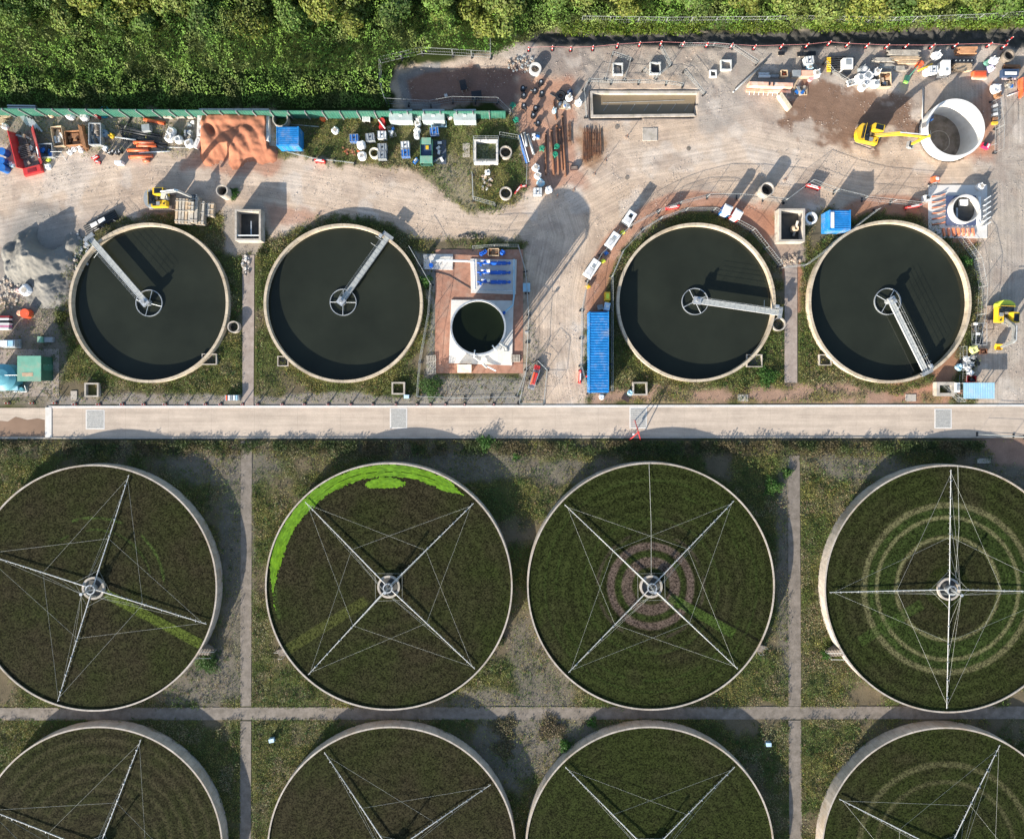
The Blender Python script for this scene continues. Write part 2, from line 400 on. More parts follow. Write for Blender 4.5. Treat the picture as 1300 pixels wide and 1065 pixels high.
# red marl and brick-red soil
RED = (.27, .135, .09); RED2 = (.37, .185, .12)
d3 = np.hypot(px-884, py-384); a3 = np.arctan2(384-py, px-884)
lay(sst(3, -3, np.abs(d3-128)-13+(nz-.5)*8)*((a3 > -.1) | (a3 < -2.9)), RED2, 0, .8)
d4 = np.hypot(px-1130, py-383); a4 = np.arctan2(383-py, px-1130)
lay(sst(3, -3, np.abs(d4-122)-12+(nz-.5)*8)*(a4 > .6)*(a4 < 2.2), RED2, 0, .8)
for poly, c, k in (([(905, 258), (985, 262), (985, 330), (965, 345), (950, 320)], RED2, .8),
                   ([(655, 90), (728, 100), (730, 180), (745, 235), (715, 240), (670, 250), (660, 160)], RED2, .75),
                   ([(752, 492), (1200, 488), (1200, 514), (752, 514)], (.33, .21, .155), .85),
                   ([(1130, 470), (1210, 430), (1236, 450), (1190, 514), (1130, 512)], RED2, .7),
                   ([(248, 195), (352, 196), (350, 215), (230, 214)], RED2, .75),
                   ([(176, 266), (250, 262), (250, 276), (180, 280)], RED, .6),
                   ([(340, 262), (410, 268), (400, 282), (345, 285)], RED2, .6),
                   ([(1190, 195), (1200, 202), (1262, 205), (1270, 100), (1258, 100)], (.42, .20, .12), .8),
                   ([(535, 505), (600, 505), (600, 512), (535, 512)], (.4, .16, .1), .6)):
    lay(W(poly, 4, 9), c, 0, k)
# damp brown churned patch by the excavator
q = fbm(px, py, .03, 5, 77)
lay(W([(1040, 88), (1085, 105), (1130, 120), (1175, 118), (1190, 150), (1165, 165), (1100, 178), (1040, 195), (1000, 160), (1005, 130)], 6, 26)*sst(.33, .45, q+.04), (.19, .115, .078), 0, .92)
lay(W(rect(736, 162, 766, 210), 5, 12), (.24, .12, .055), 0, .75); lay(W(rect(718, 155, 728, 185), 3, 6), (.22, .11, .05), 0, .6)
for (x, y, rx, ry) in ((600, 270, 0, 0), (560, 250, 26, 6), (40, 262, 30, 6), (830, 240, 14, 5), (700, 150, 14, 8), (855, 205, 30, 10), (500, 225, 40, 7)):
    if rx: lay(sst(1.2, .6, np.hypot((px-x)/rx, (py-y)/ry)+(nzf-.5)*1.2), (.27, .20, .155), None, .45)
# grey aggregate apron by the heap
lay(sst(1.3, .75, np.hypot((px-60)/66, (py-332)/60)+(nz-.5)*1.1), (.235, .22, .20), 0, .85)
lay(W([(-100, 385), (75, 385), (85, 440), (64, 515), (-100, 515)], 6, 14), (.19, .16, .13), .1, .85)
lay(W(rect(-100, 148, 252, 190), 6, 12), (.19, .175, .145), .15, .75)
# grassy storage strip north of the track
lay(W([(356, 148), (645, 148), (655, 175), (668, 240), (600, 268), (555, 232), (520, 207), (450, 204), (360, 190)], 4, 12), (.125, .12, .05), .8)
lay(W([(560, 198), (600, 215), (600, 262), (545, 225)], 6, 10), (.30, .25, .18), .2, .7)
# sunken brown strip north of the hoarding
lay(W([(512, 100), (540, 88), (655, 84), (655, 134), (520, 132)], 3, 7), (.20, .12, .095), 0, .95)
lay(sst(5, 0, np.abs(polysd(px, py, [(512, 100), (540, 88), (600, 84), (600, 134), (520, 132)])+2)-3)*(px < 560), (.2, .2, .2), 0, .8)
# dark swale bank beneath the tree line
lay(W([(650, 46), (700, 39), (1500, 33), (1500, 60), (700, 60)], 2, 5), (.062, .061, .057), 0, .97)
# gravel verges and aprons
lay(W(rect(60, 501, 660, 516), 2, 5), (.25, .22, .195), .12, .85)
lay(W([(526, 318), (553, 330), (553, 480), (665, 480), (665, 512), (535, 512), (545, 400)], 2, 5), (.235, .22, .20), .1, .8)
lay(W([(666, 330), (676, 400), (690, 470), (690, 512), (664, 512)], 3, 6), (.26, .23, .2), .05, .7)
lay(W([(283, 262), (330, 262), (330, 325), (283, 325)], 2, 4)+0, (.30, .26, .22), 0, .9)
lay(W([(978, 300), (1022, 306), (1022, 330), (990, 340)], 2, 4), (.33, .26, .21), 0, .9)
lay(W([(820, 498), (1190, 500), (1190, 512), (820, 512)], 2, 10)*sst(.45, .6, nz), (.12, .115, .05), .6, .6)
# scrub strip south of the road
lay(W(rect(-100, 556, 1400, 578), 2, 5), (.10, .085, .06), .7, .8)
lay(W([(1236, 556), (1400, 556), (1400, 600), (1270, 590)], 3, 6), (.25, .16, .12), 0, .9)
# weedy collars round the settling tanks
for cx, cy, r in TANKS:
    rr = np.hypot(px-cx, py-cy)
    lay(sst(4, -4, np.abs(rr-(r+6))-6+(nzf-.5)*8)*sst(.38, .5, fbm(px, py, .03, 4, 400)+.06), (.07, .075, .03), .95, .85)
# heights
z = (fbm(px, py, .06, 4, 5)-.5)*.10
sw = sst(60, 44, py)*sst(640, 700, px); z -= sw*.55; z += sw*(fbm(px, py, .15, 3, 66)-.5)*.7
z += .9*sst(36, 18, py)*sst(640, 700, px)
z += W(rect(740, 70, 930, 110), 4, 6)*(fbm(px, py, .12, 4, 61)-.5)*.25
z += W([(510, 80), (655, 80), (655, 136), (512, 134)], 6, 4)*(-.22)
bas = polysd(px, py, [(750, 117), (884, 117), (880, 147), (750, 149)]); z = np.where(bas > -2, -.95, z)
cai = np.hypot(px-1203.5, py-168.5); z = np.where(cai < 36.6, -5.2, z)
# keep flat under hard standings
for a, b, c, e in ((-100, 512, 1400, 560), (553, 316, 666, 480), (280, 255, 345, 320), (985, 258, 1030, 312)):
    z = np.where(polysd(px, py, rect(a, b, c, e)) > 0, z*.1-.01, z)
X = (px-NX)*S; Y = (NY-py)*S
# streaks along the haul roads
fl = np.zeros((len(px), 3)); best = np.full(px.shape, 1e9)
LINES = [[(-90, 262), (0, 250), (100, 228), (200, 212), (330, 222), (450, 242), (560, 262), (640, 268), (700, 258), (790, 210), (950, 185), (1100, 215), (1400, 205)],
         [(700, 250), (715, 300), (700, 380), (700, 440), (712, 520)], [(1270, 100), (1272, 300), (1270, 520)]]
off = 0
for L in LINES:
    run = 0
    for i in range(len(L)-1):
        x1, y1 = L[i]; x2, y2 = L[i+1]; ex, ey = x2-x1, y2-y1; ln = hypot(ex, ey)
        t = ((px-x1)*ex+(py-y1)*ey)/ln**2; tc = np.clip(t, 0, 1)
        dd = np.hypot(px-x1-tc*ex, py-y1-tc*ey); sgn = ((px-x1)*ey-(py-y1)*ex)/ln
        k = dd < best; best = np.where(k, dd, best)
        fl[k, 0] = sgn[k]*S*3.2; fl[k, 1] = ((run+t*ln)*S*.07+off)[k]
        run += ln
    off += 50
fl[:, 0] += (nz-.5)*.8
dusty = yardw*np.clip(1.3-best/90, .15, 1)
nxn, nyn = len(gx), len(gy)
V = np.stack([X, Y, z], 1)
ii = np.arange(nxn-1); jj = np.arange(nyn-1); I, J = np.meshgrid(ii, jj); a = (J*nxn+I).ravel()
F = np.stack([a, a+nxn, a+nxn+1, a+1], 1)
fy = yardw[a] > .5
def submesh(name, sel, kindlabel):
    f = F[sel]; used, inv = np.unique(f, return_inverse=True)
    o = npmesh(name, V[used], inv.reshape(-1, 4), groundm, col[used], smooth=True, extra={'flow': fl[used], 'dusty': dusty[used]})
    return tag(o, kindlabel, kind='structure')
submesh('ground', ~fy, 'rough grass, gravel and scrub ground round the tanks')
submesh('dirt_yard', fy, 'pale dusty working yard and haul road')
# land beyond
o = MB(); E = 900
x0, x1, y0, y1 = X.min()+.2, X.max()-.2, Y.min()+.2, Y.max()-.2
fieldm = M('far_grassland', (.07, .085, .028), .95, var=.35, scale=.05)
for (a_, b_, c_, d_) in ((-E, -E, E, y0), (-E, y1, E, E), (-E, y0, x0, y1), (x1, y0, E, y1)):
    o.add([(a_, b_, -.12), (c_, b_, -.12), (c_, d_, -.12), (a_, d_, -.12)], [(0, 1, 2, 3)], fieldm)
tag(o.build('surrounding_land'), 'green land stretching away beyond the works', kind='structure')

def pxpoly(pts, z=0): return [P(x, y, z)[:2] for x, y in pts]
def slab(name, pts, z0, z1, m, label=None, kind='structure', cat=None):
    o = MB().prism(pxpoly(pts)[::-1], z0, z1, m).build(name); return tag(o, label, cat, kind=kind)
def conc_surface(name, c, c2, joint=0, streak=True):
    m, nt, b = base_mat(name)
    g = nd(nt, 'ShaderNodeNewGeometry')
    mp = nd(nt, 'ShaderNodeMapping'); mp.inputs['Scale'].default_value = (.06, 1.4, 1); nt.links.new(g.outputs['Position'], mp.inputs[0])
    colr = mixc(nt, mapr(nt, noise(nt, 1.0, 6, .7, mp.outputs[0] if streak else None), .38, .66, 0, .8), c, c2)
    colr = scalec(nt, colr, mapr(nt, noise(nt, .35, 6, .7), .3, .7, .84, 1.12))
    colr = scalec(nt, colr, mapr(nt, noise(nt, 6, 3, .7), .3, .7, .92, 1.08))
    if joint:
        sp = nd(nt, 'ShaderNodeSeparateXYZ'); nt.links.new(g.outputs['Position'], sp.inputs[0])
        mu = nd(nt, 'ShaderNodeMath', operation='MULTIPLY'); mu.inputs[1].default_value = 1/joint; nt.links.new(sp.outputs[0 if streak else 1], mu.inputs[0])
        fr = nd(nt, 'ShaderNodeMath', operation='FRACT'); nt.links.new(mu.outputs[0], fr.inputs[0])
        colr = scalec(nt, colr, mapr(nt, fr.outputs[0], 0, .018, .84, 1))
    nt.links.new(colr, b.inputs['Base Color']); b.inputs['Roughness'].default_value = .85; return m
roadm = conc_surface('road_concrete', (.49, .40, .318), (.36, .29, .228), 6.0)
pathm = conc_surface('path_concrete', (.205, .172, .142), (.10, .083, .062), 2.4, False)
pathm2 = conc_surface('yard_path_concrete', (.33, .27, .23), (.22, .17, .14), 3.1, False)
slab('road', [(-90, 518), (1390, 516), (1390, 554), (-90, 555.5)], -.1, .03, roadm, 'pale concrete service road crossing the works')
slab('north_kerb', [(62, 515.3), (1390, 513.3), (1390, 516), (62, 518)], -.1, .07, concw)
slab('south_kerb', [(-90, 555.5), (1390, 554), (1390, 555.6), (-90, 557.1)], -.1, .10, conc)
slab('road_ridge', [(58, 517), (66, 517), (66, 556), (58, 556)], .03, .10, concw)
slab('puddle', [(-90, 534), (-30, 531), (10, 535), (20, 529), (35, 533), (48, 531), (57, 533), (57, 554), (-90, 555)], .03, .036, puddlem, 'brown muddy puddle over the west end of the road')
slab('path', [(306, 560), (320, 560), (319, 896), (305, 896)], -.1, .05, pathm)
slab('path', [(305, 915), (319, 915), (318, 1240), (304, 1240)], -.1, .05, pathm)
slab('path', [(1000, 578), (1015, 578), (1017, 896), (1001, 896)], -.1, .05, pathm)
slab('path', [(1001, 914), (1017, 914), (1019, 1240), (1003, 1240)], -.1, .05, pathm)
slab('path', [(-90, 898), (1390, 896), (1390, 912), (-90, 914)], -.1, .052, pathm, 'long concrete path between the two rows of filter beds')
slab('path', [(308, 324), (323, 324), (322, 515), (308, 515)], -.1, .05, pathm2)
slab('path', [(996, 330), (1012, 330), (1012, 486), (996, 486)], -.1, .05, pathm2)
slab('gravel_pad', [(553, 317), (664, 317), (664, 474), (552, 474)], -.1, .02, M('red_gravel', (.33, .165, .11), .9, var=.25, scale=1.2, bmp=.6, dirt=(.36, .27, .21), dirtamt=.35), 'red gravel pad round the small tank and the pumps')
# ------------------------------------------------------------------ filter beds
BZ, MZ = 1.93, 1.77
BLAB = ['dark filter bed at the west end of the full row with a mossy strip',
        'filter bed with a bright lime green algae arc round its north-west edge',
        'filter bed with brown rings circling its hub',
        'filter bed at the east end with three pale concentric rings',
        'half-seen dark brown filter bed at the bottom left corner',
        'half-seen brown-green filter bed south of the one with the algae arc',
        'half-seen olive filter bed south of the brown-ringed one',
        'half-seen filter bed at the bottom right corner with a pale inner ring']
DLAB = ['rotating sprinkler over the dark west filter bed', 'rotating sprinkler over the bed with the lime algae arc',
        'rotating sprinkler over the bed with brown rings', 'rotating sprinkler over the bed with pale concentric rings',
        'rotating sprinkler over the half-seen bottom left bed', 'rotating sprinkler over the half-seen bed south of the algae arc',
        'rotating sprinkler over the half-seen olive bed', 'rotating sprinkler over the half-seen bottom right bed']
ARMS = [(72.5, 162.5, 252.5, 342.5), (134.5, 44.5, 316.5, 227.5), (136.5, 46, 316.5, 226), (89, 181.5, 269, 358.5),
        (69, 159, 249, 339), (124, 34, 214, 304), (135, 45, 225, 315), (63.5, 153.5, 243.5, 333.5)]
def bed(i, cx, cy, r):
    x, y, _ = P(cx, cy, BZ); R = r*S*(1-BZ/H)
    t = thing('filter_bed', BLAB[i], 'filter bed', (x, y, 0), 0, 'circular filter beds')
    b = MB(); b.ring((0, 0), R, R-.17, -.1, BZ-.10, bedwallm, 128); b.ring((0, 0), R+.015, R-.19, BZ-.10, BZ, bedwallm, 128)
    b.build('wall', t)
    nr, na = (190, 900) if i == 1 else ((170, 640) if i in (0, 2, 3) else (112, 440)); ri = np.linspace(.0, R-.165, nr); an = np.linspace(0, 2*pi, na, endpoint=False)
    RR, AA = np.meshgrid(ri, an, indexing='ij'); rr, aa = RR.ravel(), AA.ravel()
    lx, ly = rr*np.cos(aa), rr*np.sin(aa); wx, wy = lx+x, ly+y
    n1 = fbm(wx, wy, .35, 5, 30+i); n2 = fbm(wx, wy, 1.6, 3, 40+i); n0 = fbm(wx, wy, .08, 3, 80+i)
    rp = rr/S
    brown, olive, moss = np.array((.0225, .0200, .0105)), np.array((.0180, .0232, .0066)), np.array((.026, .041, .010))
    pinkb, pale = np.array((.072, .053, .043)), np.array((.105, .10, .048))
    base = {0: .5, 1: .5, 2: 1.0, 3: .85, 4: .2, 5: .35, 6: 1.0, 7: .75}[i]
    g = np.clip(base+(n1-.5)*1.2+(n0-.5)*1.2, 0, 1)[:, None]
    c = brown*(1-g)+olive*g
    ringn = np.sin(rp*.42+(n0-.5)*5)*.5+.5
    c = c*(1+(ringn[:, None]-.5)*(.34 if i in (2, 3, 4) else .18))
    def ring(r0, wd, colr, k=1., mask=1., soft=1.5):
        nonlocal c
        wgt = sst(soft, -soft, np.abs(rp-r0+(n2-.5)*1.6)-wd/2)*k*mask
        c = c*(1-wgt[:, None])+np.array(colr)*wgt[:, None]
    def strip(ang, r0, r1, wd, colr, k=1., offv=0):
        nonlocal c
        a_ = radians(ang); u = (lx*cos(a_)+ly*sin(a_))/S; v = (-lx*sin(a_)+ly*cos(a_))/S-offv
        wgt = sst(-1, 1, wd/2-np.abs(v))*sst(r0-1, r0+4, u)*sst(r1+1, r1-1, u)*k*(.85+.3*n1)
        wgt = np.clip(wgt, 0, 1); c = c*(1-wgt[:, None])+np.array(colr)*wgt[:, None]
    q = sst(.5, .7, n2)
    if i in (0, 2): strip(-28.5 if i == 0 else -29.5, 16, 152, 2.6, (.004, .004, .003), .9, 7.2)  # arm shadow painted into the media colour as a thin dark line
    if i == 0:
        ring(87, 2.5, moss*1.6, .9, sst(.44, .58, n1)*(aa < 1.9)); ring(72, 2, moss*1.5, .6, sst(.45, .6, n1)*(aa < 2.2))
        strip(-28, 14, 150, 12, (.058, .078, .014), .85)
    if i == 1:
        strip(212, 32, 150, 13, (.055, .062, .016), .55)
        an_ = np.degrees(aa); m1 = ((an_ > 50) & (an_ < 182))
        edge = sst(48, 56, an_)*sst(184, 176, an_)
        nt_ = fbm(aa*60, rp*.9, 1, 3, 5); gc = np.stack([.055+.075*nt_, .125+.12*nt_, .010+.01*n1], 1)
        inner = 137.5+sst(60, 50, an_)*4
        wgt = sst(-1.2, 1.2, rp-inner+(nt_-.5)*5)*sst(1.0, -1.0, rp-151+(n2-.5)*2)*edge
        stripes = 1-.55*sst(.3, .9, np.sin((rp-inner)*1.2))*(an_ < 140)
        w2 = sst(6, 4.5, np.abs(rp-129+(n2-.5)*3))*sst(76, 81, an_)*sst(107, 101, an_)
        ru = (rp-inner)/(151-inner); tap = sst(50, 64, an_)*.5+.5*sst(188, 160, an_)
        core = 1-np.abs(ru-.5)*2; arc = ((core > -.05+(1-np.minimum(sst(50, 60, an_), sst(186, 165, an_)))*1.05+(nt_-.5)*.9) & (an_ > 45) & (an_ < 192))
        blob = ((rp-129)/6.5)**2+((an_-92)/11.)**2 < 1+(nt_-.5)*.7
        gap = (np.abs(ru-.42+.05*np.sin(aa*9)) < .05)*(an_ < 128)*(an_ > 66)+(np.abs(ru-.74) < .04)*(an_ < 112)*(an_ > 60)
        algw = (arc & (gap < .5)).astype(float); algw = np.maximum(algw, blob*1.0); alg = gc*(.5+1.0*fbm(aa*25, rp*.8, 1, 3, 8))[:, None]*1.1
        ring(142, 5, moss*1.3, .5, sst(.5, .7, n1)*(an_ > 160)*(an_ < 200))
    if i == 2:
        ring(66, 4, pinkb*.55, .6, sst(.4, .55, n1)); ring(50, 9, pinkb, .95); ring(30, 13, pinkb, .9); ring(12, 6, pinkb*.8, .5)
        ring(40, 6, moss*.8, .5); ring(57, 3, olive*.5, .5); ring(84, 3, moss*1.2, .35); ring(118, 3, moss*1.25, .4, sst(.45, .6, n1)); ring(132, 2.5, moss*1.3, .35)
        strip(-30, 26, 120, 12, (.036, .062, .012), .75)
    if i == 3:
        ring(84, 34, moss*.72, .8); ring(64, 4, pale, .9); ring(88.5, 4.5, pale, .85); ring(104, 7, pale*.8, .9)
        ring(58, 60, brown*.9, .5, (rp < 60)*1.0)
        ring(96, 5, moss*1.35, .6, q); ring(77, 6, moss*1.4, .6, q*sst(.4, .6, n0))
        strip(211, 36, 128, 13, (.030, .050, .011), .6)
    if i == 4:
        for k in range(6): ring(58+k*16, 5, brown*1.7, .45)
    if i == 7: ring(108, 7, pale*.6, .7); ring(86, 5, pale*.6, .6)
    h = MZ+(n2-.5)*.02
    jj, kk = np.meshgrid(np.arange(nr-1), np.arange(na), indexing='ij'); a_ = (jj*na+kk).ravel(); b_ = (jj*na+(kk+1) % na).ravel()
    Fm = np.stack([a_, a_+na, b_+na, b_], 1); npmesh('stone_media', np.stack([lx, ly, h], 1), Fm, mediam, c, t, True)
    if i == 1:
        fm = Fm[algw[Fm].mean(1) > .45]; used, inv = np.unique(fm, return_inverse=True)
        npmesh('algae_mat', np.stack([lx, ly, h+.035], 1)[used], inv.reshape(-1, 4), heapm, alg[used], t, True)
    if i in (2, 3):
        q_ = MB(); q_.tube([(-.3 if i == 2 else 1.2, R-.1, MZ+.3), (.0 if i == 2 else 1.4, R*.5, MZ+.25), (0 if i == 2 else .9, 1.5, MZ+.3)], .022, wirem, 4); q_.build('feed_hose', t)
    b = MB(); b.ring((0, 0), 1.55, 1.28, MZ-.3, MZ+.32, conc, 40); b.cyl((0, 0, MZ-.2), 1.3, .24, darkhole, 32)
    b.build('centre_chamber', t)
    if i == 0:
        b = MB(); a_ = radians(-30)
        sa = -31
    sa = {0: -31, 1: 212, 2: -30, 3: 211}.get(i)
    if sa is not None:       # access steps at the rim
        a_ = radians(sa); st = MB()
        for k in range(6):
            rr_ = R+.13+(5-k)*.27
            st.box((rr_*cos(a_), rr_*sin(a_), 0), (.28, .95, .30*(k+1)), MATS['weathered_concrete'], a_)
        for sgn in (-1, 1):
            n_ = (-sin(a_)*sgn*.5, cos(a_)*sgn*.5)
            st.tube([((R+.2)*cos(a_)+n_[0], (R+.2)*sin(a_)+n_[1], BZ+1.0), ((R+1.6)*cos(a_)+n_[0], (R+1.6)*sin(a_)+n_[1], 1.1)], .03, galv)
            for rk, z0_, z1_ in ((R+.2, BZ, BZ+1.0), (R+1.6, .1, 1.1)):
                st.tube([(rk*cos(a_)+n_[0], rk*sin(a_)+n_[1], z0_), (rk*cos(a_)+n_[0], rk*sin(a_)+n_[1], z1_)], .03, galv)
        st.build('access_steps', t)
    # distributor
    dd = thing('rotary_distributor', DLAB[i], 'sprinkler', (x, y, MZ), 0, 'rotating sprinklers over the filter beds')
    b = MB(); b.cyl((0, 0, .0), .52, .95, steel, 24, .46, top=False); b.ring((0, 0), .66, .52, .80, 1.02, galv, 28); b.cyl((0, 0, .85), .5, .04, darkhole, 24)
    b.tube([(0, 0, .8), (0, 0, 2.9)], .10, galv, 8); b.cyl((0, 0, 2.85), .2, .16, galv, 12)
    for k in range(3): b.tube([(.45*cos(k*2.1), .45*sin(k*2.1), .95), (0, 0, 2.3)], .05, galv)
    b.build('centre_column', dd)
    L = R-.65; arms = [radians(a) for a in ARMS[i]]
    for k, a_ in enumerate(arms):
        b = MB(); u = (cos(a_), sin(a_))
        b.tube([(u[0]*.5, u[1]*.5, .42), (u[0]*L*.5, u[1]*L*.5, .30), (u[0]*L, u[1]*L, .26)], [.072, .058, .044], M('arm_aluminium', (.48, .48, .47), .6, var=.15, scale=2), 8)
        for s_ in range(22):    # spreader nozzles under the pipe
            q_ = 1.2+(L-1.4)*s_/21; n_ = (-u[1]*.13, u[0]*.13)
            b.box((u[0]*q_+n_[0], u[1]*q_+n_[1], .2), (.06, .10, .08), steel, a_)
        for s_ in range(6):
            q_ = L*(.16+.15*s_); b.box((u[0]*q_, u[1]*q_, .28), (.08, .22, .16), galv, a_)
        b.build('arm', dd)
        b = MB()
        for fr in (.30, .55, .85):
            b.tube([(0, 0, 2.85), (u[0]*L*fr, u[1]*L*fr, .42)], .010, wirem, 4)
        b.build('stay_rods', dd)
        a2 = arms[(k+1) % 4]; v = (cos(a2), sin(a2))
        b = MB(); b.tube([(u[0]*L*.97, u[1]*L*.97, .35), (v[0]*L*.44, v[1]*L*.44, .36)], .011, wirem, 4)
        b.tube([(v[0]*L*.97, v[1]*L*.97, .35), (u[0]*L*.44, u[1]*L*.44, .36)], .011, wirem, 4)
        b.tube([(u[0]*2.6, u[1]*2.6, .36), (v[0]*2.6, v[1]*2.6, .36)], .012, wirem, 4)
        b.build('brace_wire', dd)
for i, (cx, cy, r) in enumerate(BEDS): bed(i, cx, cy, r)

# ------------------------------------------------------------------ settling tanks with scraper bridges
TZ, WZ = 1.05, .18
TLAB = ['settling tank of dark water at the far west', 'settling tank of dark water left of the small tall tank',
        'settling tank of dark water beside the long blue container', 'settling tank of dark water at the east end of its row']
HUB = [((190, 385), (113, 302)), (((436, 384)), (492, 300)), ((882, 383), (990, 397)), ((1126, 383), (1177, 472))]
for i, (cx, cy, r) in enumerate(TANKS):
    x, y, _ = P(cx, cy, TZ); R = r*S*(1-TZ/H)
    t = thing('settling_tank', TLAB[i], 'settling tank', (x, y, 0), 0, 'round settling tanks')
    b = MB(); b.ring((0, 0), R, R-.37, -.1, TZ, tankwallm, 128); b.build('wall', t)
    b = MB(); b.ring((0, 0), R-.41, R-.9, WZ-.25, WZ-.12, darkhole, 96); b.build('outlet_channel', t)
    b = MB(); b.add([((R-.36)*cos(2*pi*k/96), (R-.36)*sin(2*pi*k/96), WZ) for k in range(96)], [tuple(range(96))], waterm)
    b.build('water', t)
    hx, hy, _ = P(*HUB[i][0], WZ); ex, ey, _ = P(*HUB[i][1], TZ+.4)
    b = MB(); b.ring((hx-x, hy-y), 1.86, 1.78, WZ-.2, WZ+.22, galv, 40)
    ab = atan2(ey-hy, ex-hx)
    for k in range(4): b.tube([(hx-x, hy-y, WZ+.2), (hx-x+1.8*cos(ab+.6+k*pi/2), hy-y+1.8*sin(ab+.6+k*pi/2), WZ+.2)], .05, galv)
    b.build('stilling_ring', t)
    L = hypot(ex-hx, ey-hy)
    s = thing('scraper_bridge', ['long walkway bridge reaching the north-west rim of the far west settling tank',
              'walkway bridge reaching the north-east rim of the settling tank left of the small tall tank',
              'walkway bridge reaching the east rim of the tank beside the long blue container',
              'walkway bridge reaching the south-east rim of the east end settling tank'][i], 'bridge', (hx, hy, 0), ab, 'scraper bridges over the settling tanks')
    b = MB(); b.box((L/2, 0, TZ+.12), (L+.3, .66, .10), M('walkway_grating', (.36, .37, .35), .7, .2, var=.2, scale=3))
    for k in (-1, 1): b.box((L/2, k*.35, TZ+.0), (L+.3, .06, .24), M('arm_aluminium', (1, 1, 1)) if i != 1 else steel)
    for k in range(int(L/.7)): b.box((.4+k*.7, 0, TZ+.221), (.05, .74, .012), steel)
    b.build('walkway', s)
    for k in (-1, 1):
        b = MB(); n = int(L/1.6)
        for zz in (.6, 1.1): b.tube([(.2, k*.37, TZ+.2+zz), (L-.1, k*.37, TZ+.2+zz)], .011, galv)
        for q in range(n+1): b.tube([(.2+(L-.3)*q/n, k*.37, TZ+.2), (.2+(L-.3)*q/n, k*.37, TZ+1.3)], .012, galv)
        b.build('handrail', s)
    b = MB(); b.box((L+.1, 0, TZ+.08), (.5, 1.6, .35), steel)
    for k in (-1, 1): b.cyl((L+.1, k*.7, TZ+.02), .18, .3, rubber, 12)
    b.box((L-.5, .8, TZ+.1), (.5, .4, .5), galv); b.build('end_carriage', s)
    b = MB(); b.cyl((0, 0, WZ-.1), .38, 1.15, galv, 20); b.box((0, 0, TZ+.23), (1.0, 1.0, .35), galv); b.cyl((0, 0, TZ+.55), .22, .4, steel, 14); b.build('centre_drive', s)
    b = MB(); q = L*.86
    for k in (.28, .62): b.tube([(L*(1-k*.3), .42, TZ+.1), (L*(1-k*.3), 1.5, TZ-.25)], .03, galv)
    b.build('scum_boom', s)

# ------------------------------------------------------------------ the small tall tank
tx, ty, _ = G(607, 415.5, 6.5)
t = thing('tall_tank', 'small tall white-rimmed round tank full of dark green water on a white slab', 'tank', (tx, ty, 0))
MB().prism(pxpoly([(573, 381), (652, 382), (650, 464), (570, 461)])[::-1], .02, .2, concw).build('slab', None)
bpy.data.objects['slab'].name = 'tank_slab'; tag(bpy.data.objects['tank_slab'], 'white concrete slab under the small tall tank', 'slab')
Rt = 3.55
b = MB(); b.ring((0, 0), Rt, Rt-.12, .2, 6.5, white, 64)
for k in range(7): b.ring((0, 0), Rt+.04, Rt-.005, .25+k*1.0, .33+k*1.0, galv, 64)
b.ring((0, 0), Rt+.08, Rt-.14, 6.5, 6.57, galv, 64); b.build('shell', t)
b = MB(); b.add([((Rt-.1)*cos(2*pi*k/64), (Rt-.1)*sin(2*pi*k/64), 5.9) for k in range(64)], [tuple(range(64))], water_mat('green_tank_water', (.006, .009, .004))); b.build('water', t)
b = MB()
for a_, hh in ((-98, 6.7), (-52, 6.8)):
    a_ = radians(a_); b.tube([((Rt-.5)*cos(a_), (Rt-.5)*sin(a_), 6.0), ((Rt-.5)*cos(a_), (Rt-.5)*sin(a_), hh), ((Rt+.35)*cos(a_), (Rt+.35)*sin(a_), hh), ((Rt+.35)*cos(a_), (Rt+.35)*sin(a_), .4)], .09, white, 8)
b.tube([(.4, -Rt-.4, .5), (.6, -Rt-1.2, .5), (2.2, -Rt-2.0, .5)], .10, white, 8); b.tube([(-.5, -Rt-.35, .6), (.9, -Rt-1.6, .6)], .08, white, 8)
b.build('fill_pipe', t)
px_, py_ = 3.7, -2.55     # caged ladder standing off the wall
b = MB(); u = Vector((px_, py_, 0)).normalized(); n_ = Vector((-u.y, u.x, 0)); c0 = u*(Rt+.5)
for k in (-.22, .22): b.tube([c0+n_*k+Vector((0, 0, .2)), c0+n_*k+Vector((0, 0, 7.4))], .03, galv)
for k in range(22): b.tube([c0+n_*-.22+Vector((0, 0, .5+k*.3)), c0+n_*.22+Vector((0, 0, .5+k*.3))], .018, galv, 4)
b.build('ladder', t)
pn = Vector((sin(AZ), -cos(AZ), 0))*4.42; b = MB()
b.tube([pn+Vector((0, 0, .2)), pn+Vector((0, 0, 6.3)), pn*.80+Vector((0, 0, 6.8))], .17, galv, 10); b.tube([pn+Vector((0, 0, 3.4)), pn*.79+Vector((0, 0, 3.4))], .05, galv, 6); b.box(pn+Vector((0, 0, .2)), (.6, .6, .1), steel); b.build('standpipe', t)


